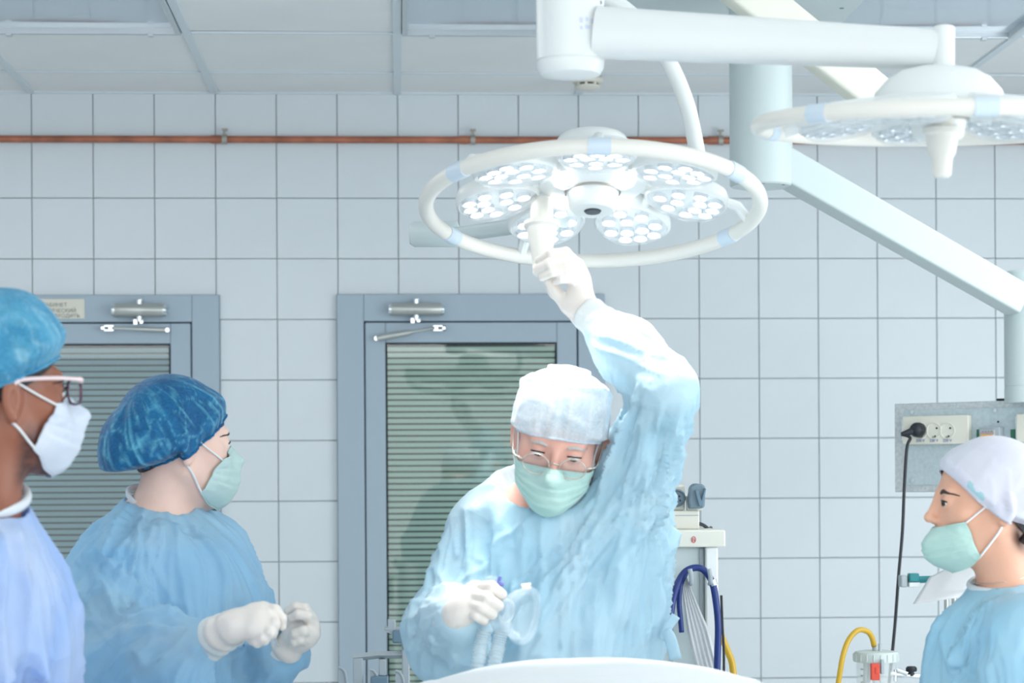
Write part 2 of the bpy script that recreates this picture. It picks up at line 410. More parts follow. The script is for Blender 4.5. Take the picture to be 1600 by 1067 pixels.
tile_meshes = {}
def tile_mesh(w, h):
    key = (round(w, 4), round(h, 4))
    if key not in tile_meshes:
        j = 0.0013; b = 0.001
        x0, x1, z0, z1 = j, w - j, j, h - j
        v = [(x0, .012, z0), (x1, .012, z0), (x1, .012, z1), (x0, .012, z1), (x0, b, z0), (x1, b, z0), (x1, b, z1), (x0, b, z1),
             (x0 + b, 0, z0 + b), (x1 - b, 0, z0 + b), (x1 - b, 0, z1 - b), (x0 + b, 0, z1 - b)]
        f = [(8, 9, 10, 11)] + [(a, (a + 1) % 4, 4 + (a + 1) % 4, 4 + a) for a in range(4)] + [(4 + a, 4 + (a + 1) % 4, 8 + (a + 1) % 4, 8 + a) for a in range(4)]
        me = bpy.data.meshes.new('tile'); me.from_pydata(v, [], f); me.materials.append(M['tile']); tile_meshes[key] = me
    return tile_meshes[key]
def add_tile(x0, x1, z0, z1):
    if x1 - x0 < 0.012 or z1 - z0 < 0.012: return
    o = bpy.data.objects.new('tile', tile_mesh(x1 - x0, z1 - z0)); COL.objects.link(o); o.parent = wall
    o.location = (x0, D - 0.006 + random.uniform(-.0003, .0003), z0)
    o.rotation_euler = (random.uniform(-.0015, .0015), 0, random.uniform(-.0015, .0015))
kx0 = math.floor((-2.0 - TX0) / TS); kx1 = math.ceil((2.25 - TX0) / TS)
for kx in range(kx0, kx1):
    x0 = TX0 + kx * TS; x1 = x0 + TS
    for kz in range(-8, 5):
        z0 = TZ0 + kz * TS; z1 = min(z0 + TS, CEIL)
        if z1 <= z0: continue
        done = False
        for (a, b, top) in (d1, d2):
            if x1 <= a + .004 or x0 >= b - .004 or z0 >= top - .004: continue
            done = True
            if z1 <= top:                                   # beside the frame: a plain cut tile
                if x0 < a: add_tile(x0, a, z0, z1)
                if x1 > b: add_tile(b, x1, z0, z1)
            elif x0 < a or x1 > b:                          # at a top corner: an L-shaped tile
                g = .0013; poly = [(x0 + g, top + g), (x0 + g, z1 - g), (x1 - g, z1 - g), (x1 - g, z0 + g), (b + g, z0 + g), (b + g, top + g)] if x1 > b else [(x1 - g, top + g), (x1 - g, z1 - g), (x0 + g, z1 - g), (x0 + g, z0 + g), (a - g, z0 + g), (a - g, top + g)]
                part('tile', MB().prism(poly, -D - .006, -D + .006, Matrix(((1, 0, 0, 0), (0, 0, -1, 0), (0, 1, 0, 0), (0, 0, 0, 1)))), M['tile'], wall, smooth=0)
            else: add_tile(x0, x1, top, z1)
        if not done: add_tile(x0, x1, z0, z1)
lowtile = MB()                                # everything below the frame: one plain dado
lowtile.box((XL, D - 0.006, 0), (d1[0] - .002, D + .004, TZ0 - 8 * TS)); lowtile.box((d1[1] + .002, D - 0.006, 0), (d2[0] - .002, D + .004, TZ0 - 8 * TS)); lowtile.box((d2[1] + .002, D - .006, 0), (XR, D + .004, TZ0 - 8 * TS))
part('dado', lowtile, M['tile'], wall)
outer = MB()                                  # the tiles past both edges of the picture, joined
for kx in list(range(math.ceil((XL - TX0) / TS) - 1, kx0)) + list(range(kx1, math.floor((XR - TX0) / TS) + 1)):
    for kz in range(-8, 5):
        xa_, xb_ = max(XL, TX0 + kx * TS), min(XR, TX0 + kx * TS + TS); za_, zb2 = TZ0 + kz * TS, min(TZ0 + kz * TS + TS, CEIL)
        if xb_ - xa_ > .01 and zb2 > za_ and not (xa_ < d1[1] and xb_ > d1[0] and za_ < d1[2]): outer.box((xa_ + .0013, D - .006, za_ + .0013), (xb_ - .0013, D + .005, zb2 - .0013))
part('outer_tiles', outer, M['tile'], wall, smooth=0, stuff=True)

# ceiling: 600 mm tiles on a bar grid
ceil = struct('ceiling', MB().box((XL, -1.0, CEIL + 0.10), (XR, D + .1, CEIL + 0.16)), M['ceil'])
CX0 = float(WY(621, 147, D)[0])
rowY = [D]
rowY.append(float(WZ(640, 114, CEIL)[1])); rowY.append(rowY[1] - 0.6)
while rowY[-1] > 0.0: rowY.append(rowY[-1] - 0.6)
ctile = {}
def ceil_tile(x0, x1, y0, y1):
    key = (round(x1 - x0, 3), round(y1 - y0, 3))
    if key not in ctile:
        w, h = key; mb = MB(); mb.box((0.010, 0.010, 0.003), (w - .010, h - .010, 0.02)); me = mb.mesh('ceiling_tile'); me.materials.append(M['ceil']); ctile[key] = me
    o = bpy.data.objects.new('ceiling_tile', ctile[key]); COL.objects.link(o); o.parent = ceil
    o.location = (x0, y0, CEIL + random.uniform(-.0008, .0008)); o.rotation_euler = (random.uniform(-.002, .002), random.uniform(-.002, .002), 0)
lum_cells = {(-2, 2), (0, 2), (2, 2)}
for i in range(-6, 6):
    x0 = CX0 + i * 0.6
    for j in range(len(rowY) - 1):
        if (i, j) in lum_cells: continue
        if j > 6: continue
        ceil_tile(x0, x0 + .6, rowY[j + 1], rowY[j])
big = MB(); big.box((XL, -1.0, CEIL), (XR, rowY[7], CEIL + .02)); part('front_field', big, M['ceil'], ceil)
for i in range(-6, 7):
    x = CX0 + i * .6
    part('grid_bar', MB().box((x - .012, rowY[7], CEIL - .004), (x + .012, D - .007, CEIL + .003)), M['bar'], ceil)
for j in range(1, 8):
    y = rowY[j]
    part('grid_bar', MB().box((CX0 - 3.6, y - .006, CEIL - .0035), (CX0 + 3.6, y + .006, CEIL + .003)), M['bar'], ceil)
part('wall_angle', MB().box((CX0 - 3.6, D - .02, CEIL - .003), (CX0 + 3.6, D - .0065, CEIL + .003)), M['bar'], ceil)

# luminaires: switched-off flush fittings with a glossy acrylic pan
for (i, lab) in ((-2, 'glossy grey ceiling light panel at the left, beyond the long white tile row'), (0, 'glossy grey ceiling light panel above the round operating lamp hub'), (2, 'glossy grey ceiling light panel above the white lamp arm at right')):
    x0 = CX0 + i * .6; x1 = x0 + .6; y0, y1 = rowY[3], rowY[2]
    t = thing('ceiling_luminaire', ((x0 + x1) / 2, (y0 + y1) / 2, CEIL - .012), lab, 'light panel', 'flush ceiling light panels')
    fr = MB(); e = .016
    for a in ((x0 + .014, y0 + .012, x1 - .014, y0 + .012 + e), (x0 + .014, y1 - .012 - e, x1 - .014, y1 - .012), (x0 + .014, y0 + .012 + e, x0 + .014 + e, y1 - .012 - e), (x1 - .014 - e, y0 + .012 + e, x1 - .014, y1 - .012 - e)):
        fr.box((a[0], a[1], CEIL - .012), (a[2], a[3], CEIL + .02))
    part('frame', fr, M['alu'], t, bevel=.002)
    G = []
    for a in range(13):
        row = []
        for b in range(13):
            u, v = a / 12, b / 12
            sag = .008 * (1 - (2 * u - 1) ** 2) * (1 - (2 * v - 1) ** 2)
            row.append((x0 + .03 + u * .54, y0 + .028 + v * .544, CEIL + .006 - sag))
        G.append(row)
    part('diffuser', MB().grid(G), M['acryl'], t, smooth=180)
    part('housing', MB().box((x0 + .03, y0 + .03, CEIL + .03), (x1 - .03, y1 - .03, CEIL + .09)), M['white2'], t)
    for cx in (x0 + .1, x1 - .1):
        part('clip', MB().box((cx - .008, y1 - .03, CEIL - .017), (cx + .008, y1 - .006, CEIL - .008)), M['alu'], t, bevel=.001)

# doors with glazed slatted panels
def make_door(name, rect, slat_m, pitch, mirror):
    a, b, top = rect; YF = D - .030
    root = bpy.data.objects.new(name, None); COL.objects.link(root); root.location = ((a + b) / 2, D, 0); WL[root.name] = Vector(root.location); root['kind'] = 'structure'
    fw = 0.089
    fm = MB(); Z = 0.0
    fm.box((a, YF, Z), (a + fw, D + .004, top)); fm.box((b - fw, YF, Z), (b, D + .004, top)); fm.box((a + fw, YF, top - fw), (b - fw, D + .004, top))
    part('door_frame', fm, M['frame'], root, bevel=.003)
    la, lb, lt = a + fw + .004, b - fw - .004, top - fw - .004
    part('rebate', MB().box((a + fw, YF + .024, Z), (b - fw, D + .003, top - fw)), M['gap'], root)
    sw = 0.067; YL = YF + .006
    lf = MB()
    lf.box((la, YL, .01), (la + sw, YF + .023, lt)); lf.box((lb - sw, YL, .01), (lb, YF + .023, lt)); lf.box((la + sw, YL, lt - sw), (lb - sw, YF + .023, lt)); lf.box((la + sw, YL, .01), (lb - sw, YF + .023, .16))
    leaf = part('door_leaf', lf, M['frame'], root, bevel=.003)
    ga, gb, gt = la + sw, lb - sw, lt - sw
    ps = MB(); e = .004
    ps.box((ga, YL + .001, .16), (ga + e, YF + .022, gt)); ps.box((gb - e, YL + .001, .16), (gb, YF + .022, gt)); ps.box((ga + e, YL + .001, gt - e), (gb - e, YF + .022, gt))
    part('gasket', ps, M['gap'], root)
    part('pane', MB().box((ga + .005, YL + .005, .16), (gb - .005, YL + .008, gt - .005)), M['pane'], root)
    n = int((gt - 0.70) / pitch)
    sm = MB(); sm.box((0, 0, 0), (gb - ga - .012, .003, pitch * .72)); me = sm.mesh('slat'); me.materials.append(slat_m)
    for k in range(n):
        o = bpy.data.objects.new('slat', me); COL.objects.link(o); o.parent = root
        o.location = (ga + .006 - root.location.x, YL + .0125 - root.location.y, gt - .008 - (k + 1) * pitch)
    lowz = gt - .008 - n * pitch - .005
    part('kick_panel', MB().box((ga + .005, YL + .011, .16), (gb - .005, YL + .016, lowz)), slat_m, root)
    return root, YF, top, YL
door2, YF2, top2, YL2 = make_door('door_2', d2, M['slat2'], 9.32 / FPX * D, 1)
door1, YF1, top1, YL1 = make_door('door_1', d1, M['slat1'], 9.35 / FPX * D, -1)

def closer(root, px0, px1, py0, py1, YF, arm, label_arm):
    """cylindrical overhead closer with a jointed arm beneath it"""
    a = WY(px0, (py0 + py1) / 2, YF - .035); b = WY(px1, (py0 + py1) / 2, YF - .035); r = (py1 - py0) / 2 / FPX * (YF - .035)
    ax = np.array([1.0, 0, 0]); z = a[2]; y = YF - .003 - r
    mb = MB(); L = b[0] - a[0]
    Mx = Matrix(((0, 0, 1, a[0]), (1, 0, 0, y), (0, 1, 0, z), (0, 0, 0, 1)))
    mb.lathe([(0, .004), (r * .82, .004), (r, .010), (r, L - .010), (r * .82, L - .004), (0, L - .004)], Mx, 28)
    c = part('closer_body', mb, M['steel'], root)
    for xx, s in ((a[0] - .001, 1), (b[0] + .001, -1)):
        cap = MB(); Mc = Matrix(((0, 0, s, xx), (1, 0, 0, y), (0, 1, 0, z), (0, 0, 0, 1)))
        cap.lathe([(0, 0), (r * .9, 0), (r * .95, .004), (r * .95, .010), (0, .010)], Mc, 20)
        part('end_cap', cap, M['chrome'], c)
        for sg in (-1, 1):
            part('screw', MB().cyl((xx - s * .0015, y, z + sg * r * .55), (xx, y, z + sg * r * .55), .004, n=10), M['alu'], c)
    part('bracket', MB().box((a[0] + L * .2, y, z - r * .7), (b[0] - L * .2, YF, z + r * .7)), M['steel'], c)
    mx_ = (a[0] + b[0]) / 2
    part('pivot', MB().cyl((mx_, y, z + r - .002), (mx_, y, z + r + .012), .011, n=14).cyl((mx_ + .006, y, z + r + .008), (mx_ + .006, y, z + r + .014), .006, n=12), M['chrome'], c)
    part('pivot', MB().cyl((mx_, y, z - r - .014), (mx_, y, z - r + .002), .011, n=14).box((mx_ - .018, y - .006, z - r - .024), (mx_ - .006, y + .006, z - r - .008)).box((mx_ + .002, y - .005, z - r - .021), (mx_ + .012, y + .005, z - r - .010)), M['chrome'], c)
    (p0, p1, w0, w1) = arm
    A = WY(*p0, YL2 - .02); B = WY(*p1, YL2 - .02); A[1] = B[1] = YF - .022
    dv = B - A; pts = [A, A + dv * .08, A + dv * .55, A + dv * .66, B]
    am = MB().tube(pts, [w0 * .75, w0, w0 * .85, w1, w1], 12, flat=.7)
    arm_o = part('closer_arm', am, M['steel'], root, smooth=60)
    e = B; 
    sh = MB(); s = 1 if dv[0] > 0 else -1
    for dz in (-.007, .007): sh.box((min(e[0], e[0] + s * .04), e[1] - .004, e[2] + dz - .0022), (max(e[0], e[0] + s * .04), e[1] + .012, e[2] + dz + .0022))
    sh.box((min(e[0] + s * .03, e[0] + s * .04), e[1] - .004, e[2] - .009), (max(e[0] + s * .03, e[0] + s * .04), e[1] + .014, e[2] + .009)); sh.cyl((e[0] + s * .01, e[1] - .007, e[2]), (e[0] + s * .01, e[1] + .012, e[2]), .006, n=12)
    part('arm_shoe', sh, M['chrome'], arm_o)
    q = MB().cyl((A[0], A[1] - .004, A[2]), (A[0], YF, A[2]), .007, n=12); part('arm_pin', q, M['chrome'], arm_o)
closer(door2, 608, 693, 473, 493, YF2, ((588, 529), (677, 513), .0105, .0035), None)
closer(door1, 175, 259, 474, 495, YF1, ((262, 516), (178, 513), .007, .004), None)

# sign on the left door frame
sp0 = WY(18, 498, YF1 - .004); sp1 = WY(132, 467, YF1 - .004)
sg = thing('door_sign', ((sp0[0] + sp1[0]) / 2, YF1, sp0[2]), 'cream three-line text plate on the grey door head, partly behind the blue cap', 'sign')
part('plate', MB().box((sp0[0], YF1 - .004, sp0[2]), (sp1[0], YF1, sp1[2])), M['paper'], sg, bevel=.0008)
for (tx, px, py, sz) in (('КАБИНЕТ', 77, 479, 8.2), ('ХИРУРГИЧЕСКИЙ', 55, 488, 8.0), ('НЕ ВХОДИТЬ', 72, 496, 8.0)):
    p = WY(px, py, YF1 - .0045); s = sz / FPX * D
    right = {'КАБИНЕТ': 105, 'ХИРУРГИЧЕСКИЙ': 119, 'НЕ ВХОДИТЬ': 125}[tx]
    pr = WY(right, py, YF1 - .0045)
    Mx = Matrix(((1, 0, 0, pr[0]), (0, 0, -1, YF1 - .0045), (0, 1, 0, pr[2]), (0, 0, 0, 1)))
    text_mesh(tx, s, Mx, M['ink'], 'lettering', sg, 'RIGHT')

# copper pipe along the wall
pz = float(WY(600, 218.5, D - .03)[2]); py_ = D - .032; pr_ = 5.6 / FPX * D
xa, xb = XL + .05, XR - .05
cp = thing('copper_pipe', (0, py_, pz - pr_), 'brown copper pipe running along the tiled wall beneath the ceiling', 'pipe')
cols = [XL + .05, float(WY(347, 218, py_)[0]), float(WY(735, 218, py_)[0]), float(WY(1122, 218, py_)[0]), XR - .05]
part('pipe', MB().cyl((xa, py_, pz), (xb, py_, pz), pr_, n=18), M['copper'], cp)
for x in cols[1:4]:
    part('sleeve', MB().cyl((x - .035, py_, pz), (x - .004, py_, pz), pr_ + .002, n=18), M['copper'], cp)
    cl = MB().cyl((x, py_, pz), (x + .016, py_, pz), pr_ + .004, n=18); cl.box((x + .001, py_ - .004, pz + pr_), (x + .015, D - .006, pz + pr_ + .006)); cl.cyl((x + .008, py_, pz + pr_), (x + .008, py_, pz + pr_ + .022), .004, n=10); cl.box((x + .0, py_ - .008, pz + pr_ + .018), (x + .018, py_ + .008, pz + pr_ + .024))
    cl.box((x + .003, py_, pz - .006), (x + .013, D - .006, pz + .006))
    part('pipe_clamp', cl, M['clip'], cp)

# smoke detector on the ceiling
sd = WZ(918, 122, CEIL - .004); Mx = Matrix.Translation((sd[0], sd[1], CEIL - .0045)) @ Matrix.Rotation(math.pi, 4, 'X')
sdt = thing('smoke_detector', (sd[0], sd[1], CEIL - .05), 'small white round smoke detector on the ceiling below the lamp hub', 'detector')
part('base', MB().lathe([(0, 0), (.048, 0), (.050, .006), (.047, .016), (.040, .018), (0, .018)], Mx, 32), M['ivory'], sdt)
part('vent_ring', MB().lathe([(.034, .016), (.034, .026), (0, .026)], Mx, 24), M['dark'], sdt)
part('cover', MB().lathe([(0, .024), (.040, .024), (.041, .030), (.030, .037), (0, .038)], Mx, 32), M['ivory'], sdt)
for k in range(8):
    w = k * math.pi / 4 + .2
    part('rib', MB().box((-.004, .030, .017), (.004, .040, .026), Mx @ Matrix.Rotation(w, 4, 'Z')), M['ivory'], sdt)
# ================================================================== SURGICAL LAMPS
def rounded_loft(mb, A, B, up, wa, ha, wb, hb, n=28, p=3.2, steps=10):
    """beam of superellipse section from A to B"""
    A, B = Vector(A), Vector(B); t = (B - A).normalized(); up = Vector(up); up = (up - t * up.dot(t)).normalized(); sd = t.cross(up)
    v = []; f = []
    for i in range(steps + 1):
        q = i / steps; w = wa + (wb - wa) * q; h = ha + (hb - ha) * q; c = A.lerp(B, q)
        for k in range(n):
            a = 2 * math.pi * k / n; ca, sa = math.cos(a), math.sin(a)
            v.append(c + sd * (w / 2 * math.copysign(abs(ca) ** (2 / p), ca)) + up * (h / 2 * math.copysign(abs(sa) ** (2 / p), sa)))
    for i in range(steps):
        for k in range(n):
            l = (k + 1) % n; f.append((i * n + k, i * n + l, (i + 1) * n + l, (i + 1) * n + k))
    f.append(tuple(range(n - 1, -1, -1))); f.append(tuple(steps * n + k for k in range(n)))
    return mb.add(v, f)

def petal_outline(r0, r1, w, n=30, grow=0.0):
    """egg-shaped petal along +x from radius r0 to r1"""
    c = (r0 + r1) / 2; a = (r1 - r0) / 2 + grow; pts = []
    for k in range(n):
        t = 2 * math.pi * k / n; x = math.cos(t); y = math.sin(t)
        pts.append((c + a * math.copysign(abs(x) ** .85, x), (w / 2 + grow) * y * (1 + .18 * x)))
    return pts

def lamp_head(root, L, RR, lit, rot0, handle):
    """L: lamp frame, z = back of the lamp, underside faces -z.  RR: ring radius."""
    S = RR / 0.31; TOP = .088 * S if lit else .055 * S
    tub = 0.0142 * S
    ring = MB(); N = 96
    ring.tube([L @ Vector((RR * math.cos(2 * math.pi * k / N), RR * math.sin(2 * math.pi * k / N), 0)) for k in range(N)], tub, 16, closed=True)
    rg = part('ring', ring, M['ringm'], root, smooth=180)
    for w in (-90, 30, 150, -38 , -142):
        j = MB(); a0 = R(w)
        j.tube([L @ Vector((RR * math.cos(a0 + q), RR * math.sin(a0 + q), 0)) for q in np.linspace(-.062, .062, 8)], tub + .0016, 16)
        part('joint', j, M['blueband'], rg, smooth=60)
    HZ = Matrix.Translation((0, 0, (.052 if lit else .03) * S)); L0 = L; L = L0 @ HZ
    # housing: hub, back dome and seven petals
    hub = MB(); hub.lathe([(0, -.020 * S), (.060 * S, -.020 * S), (.098 * S, -.010 * S), (.104 * S, .004 * S), (.100 * S, .020 * S), (.080 * S, .036 * S), (.072 * S, TOP - .018), (.064 * S, TOP - .004), (.05 * S, TOP), (0, TOP)], L, 48)
    part('hub', hub, M['white'], root, smooth=50)
    cup = MB(); cup.lathe([(0, -.058 * S), (.038 * S, -.058 * S), (.044 * S, -.052 * S), (.050 * S, -.020 * S), (.050 * S, -.012 * S)], L @ Matrix.Rotation(0, 4, 'X'), 40)
    cp_ = part('camera_housing', cup, M['white'], root, smooth=40)
    rim = MB(); rim.lathe([(.0515 * S, -.024 * S), (.053 * S, -.022 * S), (.053 * S, -.018 * S), (.0505 * S, -.017 * S)], L, 40); part('seal', rim, M['clip'], cp_)
    eye = MB(); eye.lathe([(0, -.0615 * S), (.014 * S, -.061 * S), (.0165 * S, -.058 * S), (.0165 * S, -.055 * S)], L, 28); part('camera_lens', eye, M['lensdark'], cp_)
    for k in range(4):                                    # four small domes round the hub
        a = R(rot0 + 45 + 90 * k); c = L @ Matrix.Translation((.076 * S * math.cos(a), .076 * S * math.sin(a), -.018 * S))
        d = MB(); d.lathe([(0, -.016 * S), (.010 * S, -.015 * S), (.020 * S, -.009 * S), (.026 * S, .002 * S)], c, 24)
        dm = part('focus_dome', d, M['clear'], root, smooth=180)
        e = MB(); e.lathe([(0, -.006 * S), (.012 * S, -.005 * S), (.017 * S, 0), (0, 0)], c, 16); part('led', e, M['led'] if lit else M['reflector'], dm)
    ledmb = MB(); ledmb.lathe([(0, -.005 * S), (.0055 * S, -.0045 * S), (.0095 * S, -.001 * S), (.0095 * S, .002 * S), (0, .002 * S)], None, 14)
    cupmb = MB(); cupmb.lathe([(.0098 * S, 0), (.0125 * S, -.006 * S), (.0135 * S, -.006 * S), (.0135 * S, .003 * S)], None, 14)
    lme = ledmb.mesh('led'); finish(lme, M['led'] if lit else M['reflector'], 40)
    cme = cupmb.mesh('reflector'); finish(cme, M['reflector'], 40)
    for k in range(7):
        a = R(rot0 + k * 360 / 7); P = L @ Matrix.Rotation(a, 4, 'Z') @ Matrix.Translation((.10 * S, 0, 0)) @ Matrix.Rotation(R(9), 4, 'Y') @ Matrix.Translation((-.10 * S, 0, 0))
        r0, r1, w = .104 * S, .262 * S, .142 * S
        hs = MB(); o1 = petal_outline(r0, r1, w); o2 = petal_outline(r0, r1, w, grow=-.012 * S); n = len(o1)
        v = []; rings = [(o2, .016), (petal_outline(r0, r1, w, grow=-.004 * S), .011), (o1, .002), (o1, -.012), (petal_outline(r0, r1, w, grow=-.004 * S), -.016), (petal_outline(r0, r1, w, grow=-.008 * S), -.010)]
        f = []
        for (pp, z) in rings: v += [P @ Vector((x, y, z * S)) for x, y in pp]
        for i in range(len(rings) - 1):
            for q in range(n): f.append((i * n + q, i * n + (q + 1) % n, (i + 1) * n + (q + 1) % n, (i + 1) * n + q))
        f.append(tuple(range(n))); f.append(tuple((len(rings) - 1) * n + q for q in range(n - 1, -1, -1)))
        hs.add(v, f)
        pet = part('petal', hs, M['white'], root, smooth=50)
        br = MB(); br.box((.080 * S, -.022 * S, -.008 * S), (.125 * S, .022 * S, .016 * S), P); part('petal_bracket', br, M['white'], pet, bevel=.003)
        if k % 2 == 0:
            sp = MB(); sp.tube([P @ Vector((.245 * S, 0, .008 * S)), P @ Vector((.285 * S, 0, .004 * S)), L0 @ Matrix.Rotation(a, 4, 'Z') @ Vector((RR - .004, 0, 0))], .010 * S, 10); part('spoke', sp, M['white'], pet)
        cv = MB(); oc = petal_outline(r0, r1, w, grow=-.005 * S); v = []; f = []
        lay = [(1.0, -.013), (.97, -.020), (.86, -.026), (.6, -.029)]; cx = (r0 + r1) / 2
        for (sc, z) in lay: v += [P @ Vector((cx + (x - cx) * sc, y * sc, z * S)) for x, y in oc]
        for i in range(len(lay) - 1):
            for q in range(n): f.append((i * n + q, i * n + (q + 1) % n, (i + 1) * n + (q + 1) % n, (i + 1) * n + q))
        f.append(tuple((len(lay) - 1) * n + q for q in range(n - 1, -1, -1)))
        cv.add(v, f); part('lens_cover', cv, M['clear'], pet, smooth=60)
        for (lx, ly) in ((.134, 0), (.160, -.034), (.160, .034), (.168, 0), (.199, -.046), (.199, .046), (.208, -.016), (.208, .016), (.233, -.030), (.233, .030), (.238, 0)):
            for nm, me in (('led', lme), ('reflector', cme)):
                o = link(nm, me, pet); o.matrix_local = Matrix.Translation(-WL[root.name]) @ P @ Matrix.Translation((lx * S, ly * S, -.0125 * S))
    # sterile handle
    (hx, hy, ln) = handle; L = L0
    h = MB(); Hm = L @ Matrix.Translation((hx, hy, -.02 * S))
    h.lathe([(0, .055), (.020 * S, .055), (.022 * S, .012), (.034 * S, .010), (.034 * S, .002), (.028 * S, -.002), (.027 * S, -.012), (.0235 * S, -.030), (.0185 * S, -ln * .6), (.0165 * S, -ln), (.012 * S, -ln - .004), (0, -ln - .005)], Hm, 28)
    part('handle', h, M['ringm'], root, smooth=40)

# lamp held by the surgeon
c1 = W(926, 325, 4.0); tilt = R(12.6)
L1 = Matrix.Translation(c1) @ Matrix.Rotation(-R(2.91), 4, 'Z') @ Matrix.Rotation(R(0.5), 4, 'Y') @ Matrix.Rotation(-tilt, 4, 'X')
lamp1 = thing('surgical_lamp', c1, 'round white operating lamp with lit petals, gripped by the surgeon in the middle', 'lamp')
lamp_head(lamp1, L1, 0.303, True, -90, (-.092, .052, .088))
yk = MB()
ypts = catmull([W(850, -60, 4.2), W(915, -22, 4.2), W(968, 8, 4.2), W(1016, 52, 4.2), W(1049, 104, 4.2), W(1072, 160, 4.2), W(1085, 215, 4.2), W(1091, 262, 4.2), W(1080, 300, 4.16), W(1040, 318, 4.14)], 6)
yk.tube(ypts, .0155, 18); part('yoke', yk, M['white'], lamp1, smooth=180)
bk = MB(); bk.tube([L1 @ Vector((.15, .03, .07)), W(1000, 316, 4.12), L1 @ Vector((.0, 0, .09))], .022, 14); part('yoke_bearing', bk, M['white'], lamp1)
arm1 = MB(); arm1.tube([W(640, 366, 4.55), W(648, 366, 4.55), W(712, 366, 4.52), W(716, 366, 4.52)], [.020, .0265, .0265, .022], 22)
ja = part('arm_joint', arm1, M['white2'], lamp1, smooth=60)
part('screw', MB().cyl(W(672, 357, 4.519), W(672, 357, 4.53), .0026, n=10), M['dark'], ja)
al = MB(); rounded_loft(al, W(710, 367, 4.52), W(880, 343, 4.14), (0, 0, 1), .028, .030, .028, .030); part('lower_arm', al, M['white2'], lamp1, smooth=60)
st = MB(); st.cyl(W(850, -60, 4.2), (*W(850, -60, 4.2)[:2], CEIL - .005), .024, n=20); part('ceiling_stem', st, M['white'], lamp1)
for k in range(7):
    a = R(-90 + k * 360 / 7); P = L1 @ Matrix.Rotation(a, 4, 'Z')
    l = bpy.data.lights.new('lamp_beam', 'SPOT'); l.energy = LAMP_W; l.spot_size = R(52); l.spot_blend = .5; l.shadow_soft_size = .03; l.color = (1.0, .985, .96)
    o = bpy.data.objects.new('lamp_beam', l); COL.objects.link(o); p = P @ Vector((.186, 0, -.018)); o.location = p
    tgt = L1 @ Vector((0, 0, -1.0)); o.rotation_euler = (tgt - p).to_track_quat('-Z', 'Y').to_euler()

# second lamp on its long arm
c2 = W(1466, 194, 3.4)
L2 = Matrix.Translation(c2) @ Matrix.Rotation(R(4.3), 4, 'X')
lamp2 = thing('surgical_lamp', c2, 'blurred white operating lamp at upper right, hanging from a long horizontal arm', 'lamp')
lamp_head(lamp2, L2, 0.276, False, -64, (-.001, -.03, .062))
dome = MB(); dome.lathe([(.103, .012), (.105, .026), (.096, .050), (.078, .070), (.058, .082), (.030, .088), (0, .088)], L2, 40); part('dome', dome, M['white'], lamp2, smooth=60)
kn = MB(); kt = W(1475, 42, 3.42); kb = W(1475, 128, 3.41)
kn.cyl(kb, kt, .0165, n=24); knk = part('arm_knuckle', kn, M['white'], lamp2, bevel=.003)
part('screw', MB().cyl(W(1476, 103, 3.400), W(1476, 103, 3.42), .0045, n=12), M['slate'], knk)
ha = W(935, 51, 3.6); hb = W(1468, 78, 3.43)
ar = MB(); rounded_loft(ar, ha, hb, (0, 0, 1), .070, .083, .052, .060); part('arm', ar, M['white'], lamp2, smooth=60)
hub = MB(); hp = W(891, 60, 3.62); zb = W(891, 121, 3.62)[2]; zt = W(891, -45, 3.62)[2]; rr = 53.5 / FPX * 3.62
Mx = Matrix.Translation((hp[0], hp[1], 0))
hub.lathe([(0, zb), (rr * .55, zb), (rr * .86, zb + .004), (rr * .97, zb + .014), (rr * .985, zb + .024), (rr * .96, zb + .0255), (rr, zb + .028), (rr, zt), (0, zt)], Mx, 48)
hb_ = part('arm_hub', hub, M['white'], lamp2, smooth=40)
part('screw', MB().cyl(W(937, 4, 3.592), W(937, 4, 3.61), .004, n=12), M['slate'], hb_)
lp = MB(); y0 = hp[1] - rr - .0005
for (lx, ly, lw, lh) in ((904, 32, 5, 8), (913, 30, 5, 6), (922, 32, 8, 7), (904, 44, 4, 5), (914, 42, 9, 6), (926, 44, 5, 5)):
    a = math.asin(max(-1, min(1, (lx - 891) / 53.5))); zz = W(lx, ly, 3.57)[2]; hw = lw / 2 / 53.5
    q = []
    for aa in (a - hw, a + hw):
        for z_ in (zz - lh / 2 / FPX * 3.57, zz + lh / 2 / FPX * 3.57):
            q.append((hp[0] + (rr + .0006) * math.sin(aa), hp[1] - (rr + .0006) * math.cos(aa), z_))
    lp.add(q, [(0, 2, 3, 1)])
part('label_print', lp, mat('faint_label_ink', (206, 215, 232), .6), hb_)
sh = MB(); sh.cyl((hp[0], hp[1], zt - .01), (hp[0], hp[1], CEIL - .005), .036, n=28); sh.lathe([(0, CEIL - .02), (.09, CEIL - .02), (.10, CEIL - .005), (0, CEIL - .005)], Mx, 32)
part('ceiling_stem', sh, M['white'], lamp2)

# cream support arm behind
cr = thing('support_arm', W(1405, 190, 4.9), 'flat cream support arm slanting down behind the white lamp arm, from the ceiling', 'arm')
ca, cb = W(1105, -62, 4.75), W(1408, 182, 4.85)
b = MB(); rounded_loft(b, ca, cb, (0, 0, 1), .06, .092, .06, .082, p=7); part('beam', b, M['cream'], cr, smooth=40)
b = MB(); b.cyl(W(1412, 194, 4.80), W(1412, 194, 4.90), .046, n=32); j = part('end_joint', b, M['cream'], cr, bevel=.006)
b = MB(); b.cyl(W(1434, 208, 4.795), W(1434, 208, 4.805), .016, n=18); part('joint_cap', b, M['slate'], j)
b = MB(); b.cyl(ca, (ca[0], ca[1], CEIL - .005), .045, n=28); part('ceiling_stem', b, M['cream'], cr)

